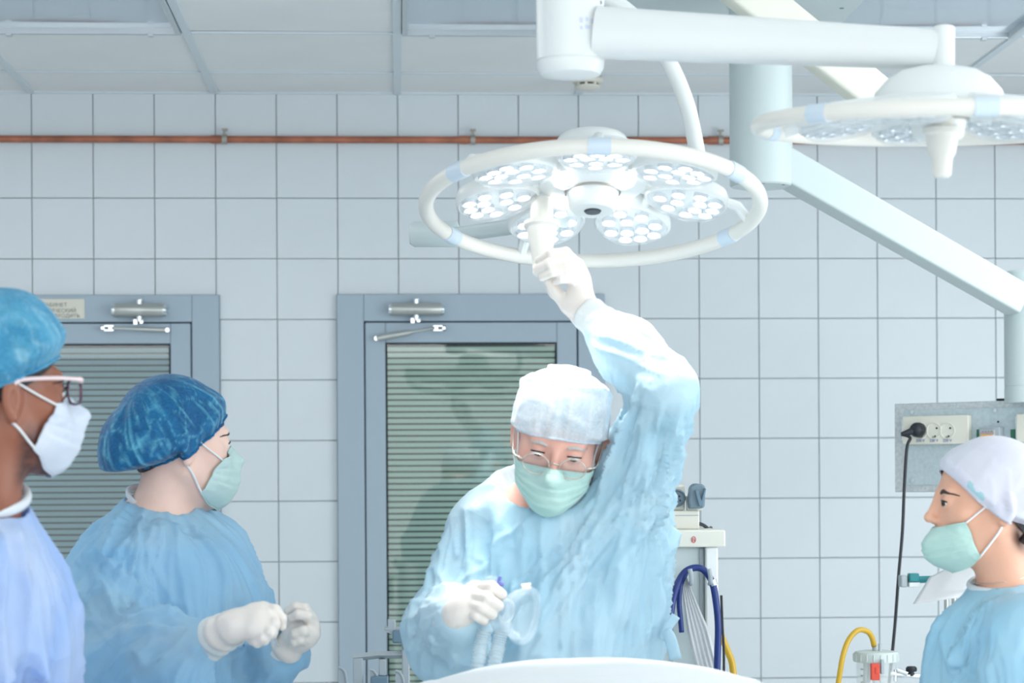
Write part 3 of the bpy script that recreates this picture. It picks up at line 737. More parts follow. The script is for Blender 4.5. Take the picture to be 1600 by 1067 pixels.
# ceiling pendant with electric console
pd = 5.6; pc = W(1189, 200, pd); prr = 49 / FPX * pd
pend = thing('ceiling_pendant', (pc[0], pc[1], CEIL), 'pale grey ceiling pendant with thick column, sloping boom and socket console', 'pendant')
zb = W(1189, 292, pd)[2]; Mx = Matrix.Translation((pc[0], pc[1], 0))
b = MB(); b.lathe([(0, zb), (prr - .004, zb), (prr, zb + .004), (prr, CEIL - .03), (0, CEIL - .03)], Mx, 56); cl = part('column', b, M['white2'], pend, smooth=40)
for a in (-140, -95, -40):
    part('screw', MB().cyl((pc[0] + .065 * math.cos(R(a)), pc[1] + .065 * math.sin(R(a)), zb - .001), (pc[0] + .065 * math.cos(R(a)), pc[1] + .065 * math.sin(R(a)), zb + .003), .004, n=10), M['slate'], cl)
b = MB(); b.lathe([(prr, CEIL - .09), (prr + .006, CEIL - .085), (prr + .006, CEIL - .066), (prr, CEIL - .06)], Mx, 56); part('column_collar', b, M['white2'], pend)
b = MB(); b.box((pc[0] - .33, pc[1] - .3, CEIL - .035), (pc[0] + .30, pc[1] + .66, CEIL - .004)); pl = part('ceiling_plate', b, M['white2'], pend, bevel=.003)
for (sx, sy) in ((.26, .25), (.26, .62), (-.28, .62), (.02, .62)):
    part('screw', MB().cyl((pc[0] + sx, pc[1] + sy, CEIL - .0365), (pc[0] + sx, pc[1] + sy, CEIL - .03), .006, n=10), M['slate'], pl)
ba, bb = W(1205, 249, pd), W(1592, 470, 5.75)
b = MB(); rounded_loft(b, ba, bb, (0, 0, 1), .09, .086, .085, .080, p=12, n=40); part('boom_arm', b, M['white2'], pend, smooth=30)
tp = W(1606, 430, 5.8); tr = 37 / FPX * 5.8; Mx = Matrix.Translation((tp[0], tp[1], 0)); z0 = W(1606, 629, 5.8)[2]; z1 = W(1606, 424, 5.8)[2]
b = MB(); b.lathe([(0, z0), (tr, z0), (tr, z0 + .040), (tr - .001, z0 + .041), (tr - .001, z0 + .043), (tr, z0 + .044), (tr, z1 - .004), (tr - .004, z1), (0, z1)], Mx, 40); part('drop_tube', b, M['white2'], pend, smooth=40)
# console: a box turned so its right end comes nearer
cA = W(1398, 700, 6.05)
yawc = R(-38); cx_, sx_ = math.cos(yawc), math.sin(yawc)
zc0 = W(1398, 769, 6.05)[2]; zc1 = W(1398, 631, 6.05)[2]
K = Matrix(((cx_, -sx_, 0, cA[0]), (sx_, cx_, 0, cA[1]), (0, 0, 1, zc0), (0, 0, 0, 1)))   # local x along the face, y into the box
cw, ch = .62, zc1 - zc0
cons = part('console', MB().box((0, 0, 0), (cw, .16, ch), K), M['galv'], pend, bevel=.002)
def px2x(px):
    """face coordinate x of the console that shows at pixel px"""
    g = _f + (px - 800) / FPX * _r; A = np.array([[cx_, -g[0]], [sx_, -g[1]]]); s = np.linalg.solve(A, CAM[:2] - cA[:2]); return float(s[0])
def face_z(px, py):
    x = px2x(px); p = np.array([cA[0] + cx_ * x, cA[1] + sx_ * x]); d = float((p - CAM[:2]) @ _f[:2]); return W(px, py, d)[2] - zc0
xa = px2x(1414); xb = px2x(1520); xr = px2x(1640)
part('mounting_plate', MB().box((xa, -.003, face_z(1414, 758)), (cw - .02, .001, face_z(1414, 641)), K), M['galv2'], cons, bevel=.0006)
scr = MB()
for (sx1, sy1) in ((1427, 636), (1490, 634), (1558, 632), (1427, 763)):
    x = px2x(sx1); z = face_z(sx1, sy1); scr = MB().cyl(K @ Vector((x, -.002, z)), K @ Vector((x, .002, z)), .003, n=8); part('rivet', scr, M['galv2'], cons)
for (sx1, sy1) in ((1428, 644), (1557, 641), (1428, 751)):
    x = px2x(sx1); z = face_z(sx1, sy1); part('screw', MB().cyl(K @ Vector((x, -.008, z)), K @ Vector((x, -.002, z)), .0055, n=12), M['chrome'], cons)
part('indicator_hole', MB().cyl(K @ Vector((px2x(1561), -.004, face_z(1561, 659))), K @ Vector((px2x(1561), -.002, face_z(1561, 659))), .003, n=10), M['dark'], cons)
xs0 = px2x(1416.5); zs0, zs1 = face_z(1420, 695), face_z(1420, 651)
sp_ = part('socket_plate', MB().box((xs0, -.026, zs0), (xb, -.003, zs1), K), M['ivory'], cons, bevel=.003)
part('chrome_trim', MB().box((xs0 - .002, -.024, zs0 + .012), (xs0 + .003, -.004, zs1 - .008), K), M['chrome'], cons)
def socket(px, name='socket'):
    x = px2x(px); z = face_z(px, 673); Q = K @ Matrix.Translation((x, -.026, z)) @ Matrix.Rotation(R(90), 4, 'X')
    mb = MB(); mb.lathe([(.0225, -.0005), (.0225, .0022), (.0205, .0026), (.0195, -.0002), (0, -.0004)], Q, 32)
    part(name, mb, M['offwhite'], cons, smooth=40)
    for (dx, dz) in ((.0085, .0065), (.0035, -.0155)):
        part('socket_hole', MB().cyl(Q @ Vector((dx, dz, -.0002)), Q @ Vector((dx, dz, .0012)), .0028, n=10), M['dark'], cons)
    part('earth_clip', MB().box((-.004, -.020, -.0002), (.003, -.015, .002), Q), M['clip'], cons)
    tq = K @ Matrix.Translation((x, -.0265, face_z(px, 690.5))) @ Matrix.Rotation(R(90), 4, 'X')
    text_mesh('220 V', .0105, tq, M['blueink'], 'lettering', cons, 'CENTER')
for px in (1445, 1466, 1487): socket(px)
brk = px2x(1538), px2x(1570)
bz0, bz1 = face_z(1540, 700), face_z(1540, 668)
part('breaker', MB().box((brk[0], -.034, bz0), (brk[1], -.003, bz1), K).box((brk[0] + .004, -.040, bz0 + .006), (brk[1] - .012, -.03, bz1 - .006), K), M['greyp'], cons, bevel=.0015)
for k in range(4):
    x = brk[0] + .010 + k * (brk[1] - brk[0] - .026) / 4
    part('breaker_switch', MB().box((x, -.048, bz0 + .010), (x + .011, -.038, bz1 - .020), K), M['orange'], cons, bevel=.001)
    part('terminal_mark', MB().box((x + .002, -.0405, bz1 - .013), (x + .006, -.0395, bz1 - .010), K), M['ink'], cons)
part('breaker_line', MB().box((brk[0] + .006, -.0405, bz1 - .0155), (brk[1] - .014, -.0395, bz1 - .0145), K), M['redink'], cons)
for (p0, p1) in ((1528, 1534), (1581, 1588)):
    part('indicator_window', MB().box((px2x(p0), -.008, face_z(p0, 690)), (px2x(p1), -.003, face_z(p0, 671)), K), M['green'], cons, bevel=.001)
part('blank_plate', MB().box((px2x(1594), -.026, zs0), (cw - .03, -.003, zs1), K), M['ivory'], cons, bevel=.003)
part('chrome_trim', MB().box((px2x(1594) - .002, -.024, zs0 + .012), (px2x(1594) + .003, -.004, zs1 - .008), K), M['chrome'], cons)
kx = px2x(1558); part('top_knob', MB().box((kx - .018, .04, ch), (kx + .018, .07, ch + .008), K), M['dark'], cons, bevel=.002)

# plug and hanging cord
x = px2x(1443.5); z = face_z(1443, 672); Q = K @ Matrix.Translation((x, -.029, z)) @ Matrix.Rotation(R(90), 4, 'X')
plug = thing('hanging_cable', Q @ Vector((0, 0, 0)), 'black plug and cord hanging down from the leftmost wall console socket', 'cord')
mb = MB(); mb.lathe([(0, .0), (.0195, .0), (.0205, .004), (.0200, .016), (.0165, .026), (.010, .032), (0, .034)], Q, 28)
pg = part('plug', mb, M['black'], plug, smooth=50)
p0 = Q @ Vector((-.004, -.002, .022)); p1 = Q @ Vector((-.030, -.012, .046))
mb = MB(); mb.tube([p0, (p0 + p1) / 2, p1], [.011, .0085, .0060], 14); part('strain_relief', mb, M['black'], pg)
dk = float((np.array(p1) - CAM) @ _f)
cpts = catmull([np.array(p1), W(1422, 684, dk - .01), W(1417, 700, dk - .02), W(1413, 760, dk - .03), W(1410, 830, dk - .04), W(1404, 900, dk - .05), W(1398, 980, dk - .06), W(1389, 1070, dk - .07), W(1380, 1150, dk - .08), W(1370, 1300, dk - .08)], 6)
e = cpts[-1]; cpts += [np.array([e[0] - .03, e[1], .10]), np.array([e[0] - .08, e[1] - .02, .006]), np.array([e[0] - .30, e[1] - .05, .006])]
mb = MB(); mb.tube(cpts, .0044, 10); part('cable', mb, M['black'], plug, smooth=180)
# ================================================================== EQUIPMENT ALONG THE WALL
def P2(px, py, d): return Vector(W(px, py, d))
# anaesthesia trolley behind the surgeon
ad = 5.1
a0 = W(905, 900, ad); a1 = W(1124, 900, ad); yb = a0[1]
zt = W(1085, 828, ad)[2]; zu = W(1085, 855, ad)[2]
tr_ = thing('anaesthesia_trolley', ((a0[0] + a1[0]) / 2, yb + .2, 0), 'white medical trolley behind the surgeon, with a navy hose hooked on its front', 'trolley')
wx1 = W(1134.5, 840, ad)[0]; x0 = a0[0]; x1 = a1[0]
part('worktop', MB().box((x0 - .02, yb - .01, zu), (wx1, yb + .42, zt)), M['offwhite'], tr_, bevel=.004)
pxl = W(1104, 900, ad)[0]
part('body', MB().box((x0, yb + .02, .10), (pxl, yb + .40, zu)), M['white2'], tr_, bevel=.003)
part('corner_post', MB().box((pxl, yb, .10), (x1, yb + .40, zu)), M['white'], tr_, bevel=.004)
g0 = W(1060, 900, ad)[0]
for xx in (W(1052, 900, ad)[0], W(1099, 900, ad)[0]):
    part('panel_groove', MB().box((xx - .004, yb + .014, .2), (xx + .002, yb + .022, zu - .004)), M['greyp'], tr_)
for px in (1079, 1109):
    h = MB().tube(catmull([P2(px, 912, ad - .002), P2(px + 1, 910, ad - .05), P2(px + 1, 900, ad - .06), P2(px - 1, 889, ad - .062)], 4), .0055, 10); part('hook', h, M['greyp'], tr_)
for (cx, cy) in ((x0 + .05, yb + .06), (x1 - .03, yb + .06), (x0 + .05, yb + .36), (x1 - .03, yb + .36)):
    cm = MB().cyl((cx - .012, cy, .045), (cx + .012, cy, .045), .045, n=20).cyl((cx, cy, .05), (cx, cy, .11), .012, n=10); part('castor', cm, M['dark'], tr_)
sx, sz = W(1084, 843, ad)[0], W(1084, 843, ad)[2]; Mx = Matrix(((1, 0, 0, sx), (0, 0, -1, yb - .0105), (0, 1, 0, sz), (0, 0, 0, 1)))
sgm = MB(); sgm.lathe([(.0078, 0), (.0078, .0006), (.0062, .0006), (.0062, 0)], Mx @ Matrix.Scale(.72, 4, (1, 0, 0)), 28)
for k in (-1, 0, 1): sgm.box((-.0032, k * .0032 - .0006, 0), (.0032, k * .0032 + .0006, .0006), Mx)
sgm.box((-.003, -.0036, 0), (-.0018, .0036, .0006), Mx); sgm.box((.0018, -.0036, 0), (.003, .0002, .0006), Mx)
part('red_mark', sgm, M['redink'], tr_)
# supply box on the worktop
bx0, bx1 = W(985, 810, ad + .1)[0], W(1093, 810, ad + .1)[0]; yq = W(1060, 810, ad + .1)[1]
bxz1 = W(1060, 798, ad + .1)[2]; btz = W(1060, 757, ad + .1)[2]
sb = thing('supply_box', ((bx0 + bx1) / 2, yq + .05, zt), 'cream supply box standing on the white trolley top, with a round grey socket', 'box')
part('body', MB().box((bx0, yq, zt), (bx1, yq + .16, bxz1)), M['offwhite'], sb, bevel=.003)
ux1 = W(1072, 780, ad + .1)[0]
up_ = part('upper_panel', MB().box((bx0, yq + .015, bxz1), (ux1, yq + .12, btz)), M['offwhite'], sb, bevel=.006)
part('seam', MB().box((bx0, yq - .001, bxz1 - .012), (bx1 - .002, yq + .002, bxz1 - .010)), M['greyp'], sb)
kx, kz = W(1058, 778, ad + .1)[0], W(1058, 778, ad + .1)[2]; Mk = Matrix(((1, 0, 0, kx), (0, 0, -1, yq + .015), (0, 1, 0, kz), (0, 0, 0, 1)))
rs = part('round_socket', MB().lathe([(.021, 0), (.021, .010), (.018, .013), (.015, .008), (0, .007)], Mk, 28), M['slate'], sb)
for (dx, dz) in ((.006, .004), (.008, -.006), (-.006, 0)): part('socket_hole', MB().cyl(Mk @ Vector((dx, dz, .006)), Mk @ Vector((dx, dz, .0085)), .0026, n=8), M['dark'], rs)
# grey holder with V slot hanging on the box's right
hx0, hx1 = W(1074, 780, ad + .1)[0], W(1101, 780, ad + .1)[0]; hz0, hz1 = W(1080, 795, ad + .1)[2], W(1080, 755, ad + .1)[2]; hw = hx1 - hx0; hh = hz1 - hz0
ho = MB(); Mh = Matrix(((1, 0, 0, hx0), (0, 0, -1, yq + .012), (0, 1, 0, hz0), (0, 0, 0, 1)))
ho.prism([(.08 * hw, 0), (.85 * hw, .02 * hh), (.95 * hw, .12 * hh), (hw, .86 * hh), (.82 * hw, .96 * hh), (.35 * hw, hh), (.10 * hw, .86 * hh), (0, .3 * hh)], 0, .035, Mh)
hol = part('probe_holder', ho, M['slate'], sb, bevel=.004)
v1 = MB().prism([(.36 * hw, .72 * hh), (.52 * hw, .74 * hh), (.72 * hw, .34 * hh), (.92 * hw, .80 * hh), (hw, .78 * hh), (.80 * hw, .12 * hh), (.60 * hw, .10 * hh)], .034, .044, Mh); part('holder_slot', v1, M['greyd'], hol, bevel=.001)
part('backplate', MB().prism([(.0, -.06 * hh), (.88 * hw, -.06 * hh), (1.02 * hw, .1 * hh), (1.04 * hw, .5 * hh), (-.04 * hw, .5 * hh)], -.012, .002, Mh), M['offwhite'], hol, bevel=.002)
# black lead behind the box
ld = MB().tube(catmull([W(1086, 818, ad + .16), W(1096, 819, ad + .2), W(1104, 824, ad + .24), W(1108, 829, ad + .28), W(1112, 840, ad + .46), W(1112, 1000, ad + .46)], 5), .0045, 8)
single('power_lead', ld, M['black'], 'short black lead curving over the back of the white trolley top', 'cable', smooth=180)
# navy hose
hp1 = catmull([W(1046, 985, ad - .06), W(1050, 945, ad - .05), W(1058, 914, ad - .045), W(1070, 894, ad - .04), W(1086, 887, ad - .035), W(1100, 891, ad - .035), W(1112, 908, ad - .04), W(1118, 935, ad - .045), W(1122, 975, ad - .05), W(1121, 1025, ad - .05), W(1118, 1120, ad - .05), W(1110, 1300, ad - .05), W(1105, 1500, ad - .04)], 6)
hs = thing('breathing_hose', (hp1[0][0], hp1[0][1], hp1[0][2]), 'thick navy blue hose looped over two hooks of the white trolley', 'hose')
part('hose', MB().tube(hp1, .0080, 14), M['navy'], hs, smooth=180)
hp2 = catmull([W(1072, 895, ad - .028), W(1064, 912, ad - .03), W(1061, 940, ad - .03), W(1063, 965, ad - .03), W(1065, 988, ad - .03)], 6)
part('inner_branch', MB().tube(hp2, .0062, 12), M['navy'], hs, smooth=180)
bA, bB = Vector(W(1113, 906, ad - .041)), Vector(W(1116, 915, ad - .042)); part('band', MB().cyl(bA, bB, .0092, n=16), M['alu'], hs)
# white pleated strip hanging in the loop
G = []
for i in range(12):
    t = i / 11; row = []
    for j in range(11):
        u = j / 10
        pxx = 1068 + 33 * t ** 1.2 + (u - .3) * (8 + 26 * min(1, t * 1.8)); pyy = 902 + 150 * t
        row.append(W(pxx, pyy, ad - .02 - .004 * (j % 2)))
    G.append(row)
single('pleated_strip', MB().grid(G), M['sheet'], 'white pleated strip hanging inside the navy hose loop', 'strip', smooth=20, solid=.0015)
# yellow pipe end and thin black line beside the post
mb = MB().tube(catmull([W(1127, 930, ad + .02), W(1129, 980, ad + .02), W(1131, 1020, ad + .02), W(1131, 1100, ad + .02), W(1131, 1400, ad + .02)], 4), .003, 8)
single('thin_lead', mb, M['black'], 'thin black lead hanging beside the white trolley post', 'cable', smooth=180)
mb = MB().tube(catmull([W(1124, 985, ad + .05), W(1131, 1003, ad + .05), W(1138, 1020, ad + .05), W(1145, 1045, ad + .05), W(1147, 1120, ad + .05), W(1140, 1500, ad + .05)], 5), .008, 12)
single('gas_hose', mb, M['yellow'], 'yellow hose dropping behind the white drape beside the trolley', 'hose', smooth=180)

# suction unit at lower right
sd_ = 5.5; jc = W(1369, 1040, sd_); jr = 35 / FPX * sd_; Mj = Matrix.Translation((jc[0], jc[1], 0))
zl0, zl1 = W(1369, 1032, sd_)[2], W(1369, 1016, sd_)[2]; zj0 = zl0 - .24
su = thing('suction_unit', (jc[0], jc[1], 0), 'clear suction jar with grey lid and red tag on a stand, lower right', 'suction jar')
part('jar', MB().lathe([(0, zj0), (jr * .80, zj0), (jr * .84, zj0 + .01), (jr * .90, zl0), (jr * .86, zl0), (jr * .80, zj0 + .014), (0, zj0 + .006)], Mj, 40), M['jar'], su, smooth=40)
lidm = MB().lathe([(0, zl1 - .001), (jr * .55, zl1), (jr * .93, zl1 - .003), (jr, zl1 - .008), (jr * 1.0, zl0 - .002), (jr * .92, zl0 - .003), (0, zl0 - .002)], Mj, 40)
ld_ = part('lid', lidm, M['lid'], su, smooth=40)
for k in range(20):
    a = 2 * math.pi * k / 20
    part('lid_rib', MB().cyl((jc[0] + jr * math.cos(a), jc[1] + jr * math.sin(a), zl0), (jc[0] + jr * math.cos(a), jc[1] + jr * math.sin(a), zl1 - .008), .0022, n=6), M['lid'], ld_)
n1 = W(1366, 1012, sd_); part('nozzle', MB().cyl((n1[0], n1[1], zl1 - .004), (n1[0], n1[1], zl1 + .016), .0055, n=12), M['greyp'], ld_)
n2 = W(1375, 1012, sd_ - .02); part('nozzle', MB().cyl((n2[0], n2[1], zl1 - .045), (n2[0], n2[1], zl1 + .018), .0046, n=12), M['greyp'], ld_)
tg0 = W(1368, 1050, sd_ - jr - .01); part('red_tag', MB().box((tg0[0] - .011, tg0[1] - .004, tg0[2] - .02), (tg0[0] + .010, tg0[1] + .012, tg0[2] + .021)).box((tg0[0] - .002, tg0[1] - .006, tg0[2] - .004), (tg0[0] + .006, tg0[1] - .003, tg0[2] + .012)), M['red'], su, bevel=.002)
part('grey_tag', MB().box((tg0[0] + .014, tg0[1] - .001, tg0[2] - .005), (tg0[0] + .022, tg0[1] + .012, tg0[2] + .03)), M['greyp'], su, bevel=.001)
for k in range(6): part('scale_mark', MB().box((jc[0] - jr * .80, jc[1] - jr * .42 , zl0 - .02 - k * .016), (jc[0] - jr * .70, jc[1] - jr * .5, zl0 - .018 - k * .016)), M['ink'], su)
part('jar_holder', MB().lathe([(jr * .9, zj0 - .004), (jr * 1.02, zj0 - .004), (jr * 1.02, zj0 + .03), (jr * .9, zj0 + .03)], Mj, 32).box((jc[0] - .02, jc[1], zj0 - .02), (jc[0] + .02, jc[1] + .10, zj0)), M['steel'], su)
part('stand_pole', MB().cyl((jc[0], jc[1] + .09, .03), (jc[0], jc[1] + .09, zl0), .014, n=16), M['steel'], su)
part('stand_base', MB().lathe([(0, 0), (.085, 0), (.085, .012), (.05, .03), (0, .032)], Matrix.Translation((jc[0], jc[1] + .05, 0)), 32), M['greyp'], su)
rl = MB(); r0_, r1_ = W(1392, 1052, sd_ - .02), W(1440, 1057, sd_ - .02)
rl.tube([r0_, r1_], .006, 10); rl.tube([W(1399, 1046, sd_ - .02), W(1399, 1064, sd_ - .02)], .005, 10); rl.tube([W(1402, 1047, sd_ - .025), W(1418, 1053, sd_ - .03)], .006, 10)
cj = part('rail_clamp', rl, M['chrome'], su)
kb_ = Vector(W(1424, 1051, sd_ - .02)); part('clamp_knob', MB().cyl(kb_ - Vector((0, 0, .008)), kb_ + Vector((0, 0, .004)), .007, n=12).lathe([(0, .003), (.012, .003), (.014, .006), (.014, .012), (.010, .016), (0, .016)], Matrix.Translation(kb_), 18), M['black'], cj)
hy = MB().tube(catmull([W(1300, 1120, sd_ - .05), W(1307, 1085, sd_ - .05), W(1311, 1060, sd_ - .05), W(1317, 1025, sd_ - .05), W(1326, 1000, sd_ - .04), W(1340, 985, sd_ - .03), W(1354, 986, sd_ - .015), W(1362, 995, sd_ - .005), (n1[0], n1[1], zl1 + .010)], 6) , .0068, 12)
single('suction_tube', hy, M['yellow'], 'bright yellow tube arching into the lid of the clear suction jar', 'hose', smooth=180)

# drip stand with paper, behind the right nurse
sd2 = 5.7; sp = W(1485, 945, sd2)
ds = thing('equipment_stand', (sp[0], sp[1], 0), 'slim metal stand with a teal-ended rail, behind the nurse at right', 'stand')
for dx in (-.010, .010): part('pole', MB().cyl((sp[0] + dx, sp[1], .02), (sp[0] + dx, sp[1], W(1485, 905, sd2)[2]), .0065, n=12), M['steel'], ds)
part('base', MB().lathe([(0, 0), (.09, 0), (.09, .014), (.04, .03), (0, .03)], Matrix.Translation((sp[0], sp[1], 0)), 28), M['greyp'], ds)
ra, rb = W(1418, 906, sd2), W(1560, 902, sd2); part('rail', MB().tube([ra, rb], .009, 12), M['teal'], ds)
e0 = W(1412, 907, sd2); part('end_cap', MB().box((e0[0] - .011, e0[1] - .018, e0[2] - .017), (e0[0] + .007, e0[1] + .018, e0[2] + .014)), M['greyp'], ds, bevel=.004)
t0 = W(1424, 904, sd2 - .01); part('teal_grip', MB().box((t0[0] - .008, t0[1] - .014, t0[2] - .008), (t0[0] + .018, t0[1] + .014, t0[2] + .014)), M['teal'], ds, bevel=.003)
part('lower_cap', MB().box((t0[0] - .008, t0[1] - .012, t0[2] - .022), (t0[0] + .020, t0[1] + .012, t0[2] - .009)), M['white'], ds, bevel=.002)
G = []
for i in range(14):
    row = []
    for j in range(20):
        u, v = j / 19, i / 13
        tx = 1452 - 26 * v + u * 150; ty = 884 + v * 60 - u * 12 + 18 * max(0, .25 - u) ** .8 * (1 - v) * 3 - (u * 10 if v > .8 else 0)
        row.append(W(tx, ty, sd2 - .03 - .16 * v + .012 * math.sin(u * 7 + v * 2)))
    G.append(row)
single('paper_sheet', MB().grid(G), M['sheet'], 'white paper sheet draped over the teal-ended rail behind the nurse', 'paper', smooth=180, solid=.001)

# instrument stand at lower left
it = 5.0
ins = thing('instrument_stand', (W(590, 1040, it)[0], W(590, 1040, it)[1] + .1, 0), 'pale grey angular bracket stand left of the surgeon, at lower edge', 'stand')
def pz(px, py): return W(px, py, it)
fl = MB()
def ubox(px0, py0, px1, py1, d0=0, d1=.03, mb=None):
    a = pz(px0, py1); b_ = pz(px1, py0); (mb or fl).box((a[0], a[1] + d0, a[2]), (b_[0], a[1] + d1, b_[2]))
part('post', (lambda m: (ubox(552, 1028, 567, 1180, 0, .03, m), m)[1])(MB()), M['greyp'], ins, bevel=.003)
part('post', (lambda m: (ubox(592, 1030, 603, 1056, 0, .03, m), m)[1])(MB()), M['greyp'], ins, bevel=.002)
part('post', (lambda m: (ubox(629, 1015, 640, 1180, 0, .03, m), m)[1])(MB()), M['greyp'], ins, bevel=.003)
mb = MB(); mb.tube([pz(552, 1028) + [0, .015, 0], pz(590, 1024) + [0, .015, 0], pz(640, 1023) + [0, .015, 0]], .0085, 4, flat=1.6); part('cross_bar', mb, M['greyp'], ins, smooth=0)
part('grey_cup', (lambda m: (ubox(580, 1056, 607, 1100, -.01, .04, m), m)[1])(MB()), M['greyd'], ins, bevel=.004)
for (hx, hy) in ((529, 1043), (578, 1046), (618, 1048)):
    mb = MB()
    mb.tube(catmull([pz(hx + 12, 1090), pz(hx + 13, 1070), pz(hx + 11, hy + 10), pz(hx + 6, hy + 2), pz(hx, hy)], 5), .003, 8); mb.add([pz(hx, hy) , pz(hx + 6, hy + 2), pz(hx + 11, hy + 10), pz(hx + 13, 1070), pz(hx + 12, 1090), pz(hx, 1090)], [(0, 1, 2, 3, 4, 5)])
    part('curved_fin', mb, M['greyp'], ins)
mb = MB(); ubox(600, 980, 632, 985, 0, .05, mb); ubox(606, 968, 618, 985, 0, .03, mb); mb.add([pz(598, 985), pz(634, 983), pz(634, 990), pz(612, 991)], [(0, 1, 2, 3)])
part('head_bracket', mb, M['greyp'], ins, bevel=.002)
part('head_box', (lambda m: (ubox(613, 984, 640, 1005, -.005, .04, m), m)[1])(MB()), M['greyd'], ins, bevel=.004)
part('head_pole', MB().tube([pz(632, 1000) + [0, .03, 0], pz(634, 1020) + [0, .02, 0]], .008, 10), M['greyp'], ins)
bl = W(552, 1040, it)[0]; br = W(640, 1040, it)[0]; yy = W(590, 1040, it)[1]; zb_ = W(590, 1170, it)[2]
part('tray', MB().box((bl - .04, yy - .05, zb_ - .02), (br + .05, yy + .25, zb_)), M['greyp'], ins, bevel=.004)
part('pole', MB().cyl(((bl + br) / 2, yy + .1, .03), ((bl + br) / 2, yy + .1, zb_ - .02), .018, n=16), M['steel'], ins)
part('base', MB().lathe([(0, 0), (.24, 0), (.24, .015), (.04, .035), (0, .035)], Matrix.Translation(((bl + br) / 2, yy + .1, 0)), 28), M['greyp'], ins)
# ================================================================== PEOPLE
# solid modelling: signed distances on a graded grid, turned into one quad surface
def smin(a, b, k):
    h = np.maximum(k - np.abs(a - b), 0) / k
    return np.minimum(a, b) - h * h * k * 0.25
def smax(a, b, k): return -smin(-a, -b, k)
def d_ell(x, y, z, r):
    k0 = np.sqrt((x / r[0]) ** 2 + (y / r[1]) ** 2 + (z / r[2]) ** 2); k1 = np.sqrt((x / r[0] ** 2) ** 2 + (y / r[1] ** 2) ** 2 + (z / r[2] ** 2) ** 2)
    return k0 * (k0 - 1.0) / np.maximum(k1, 1e-6)
def d_cap(x, y, z, a, b, ra, rb):
    ax, ay, az = b[0] - a[0], b[1] - a[1], b[2] - a[2]
    h = np.clip(((x - a[0]) * ax + (y - a[1]) * ay + (z - a[2]) * az) / max(ax * ax + ay * ay + az * az, 1e-9), 0, 1)
    return np.sqrt((x - a[0] - ax * h) ** 2 + (y - a[1] - ay * h) ** 2 + (z - a[2] - az * h) ** 2) - (ra + (rb - ra) * h)
def d_sph(x, y, z, c, r): return np.sqrt((x - c[0]) ** 2 + (y - c[1]) ** 2 + (z - c[2]) ** 2) - r
def axis_pts(lo, hi, fl, fh, hf, hc):
    out = []; a = lo
    if fl > lo: out += list(np.linspace(lo, fl, max(2, int((fl - lo) / hc) + 1))[:-1])
    out += list(np.linspace(max(fl, lo), min(fh, hi), max(2, int((min(fh, hi) - max(fl, lo)) / hf) + 1)))
    if fh < hi: out += list(np.linspace(fh, hi, max(2, int((hi - fh) / hc) + 1))[1:])
    return np.array(out, np.float32)
class Field:
    def __init__(s, xs, ys, zs):
        s.ax = [np.asarray(a, np.float32) for a in (xs, ys, zs)]; s.F = np.full([len(a) for a in s.ax], 1.0, np.float32)
    def sl(s, lo, hi):
        out = []
        for a, l, h in zip(s.ax, lo, hi):
            i = max(0, int(np.searchsorted(a, l)) - 1); j = min(len(a), int(np.searchsorted(a, h)) + 1); out.append(slice(i, max(j, i + 1)))
        return tuple(out)
    def op(s, fn, lo, hi, k, sub=False):
        S = s.sl(np.array(lo) - k - .03, np.array(hi) + k + .03)
        X = s.ax[0][S[0]][:, None, None]; Y = s.ax[1][S[1]][None, :, None]; Z = s.ax[2][S[2]][None, None, :]
        d = fn(X, Y, Z).astype(np.float32)
        s.F[S] = smax(s.F[S], -d, k) if sub else smin(s.F[S], d, k)
    def cap(s, a, b, ra, rb=None, k=.03, sub=False):
        rb = ra if rb is None else rb; a = np.array(a, float); b = np.array(b, float); m = max(ra, rb)
        s.op(lambda X, Y, Z: d_cap(X, Y, Z, a, b, ra, rb), np.minimum(a, b) - m, np.maximum(a, b) + m, k, sub)
    def chain(s, pts, rad, k=.03):
        for i in range(len(pts) - 1): s.cap(pts[i], pts[i + 1], rad[i], rad[i + 1], k)
    def ell(s, c, r, az=0.0, k=.03, sub=False):
        c = np.array(c, float); m = max(r); ca, sa = math.cos(az), math.sin(az)
        s.op(lambda X, Y, Z: d_ell((X - c[0]) * ca + (Y - c[1]) * sa, -(X - c[0]) * sa + (Y - c[1]) * ca, Z - c[2], r), c - m, c + m, k, sub)
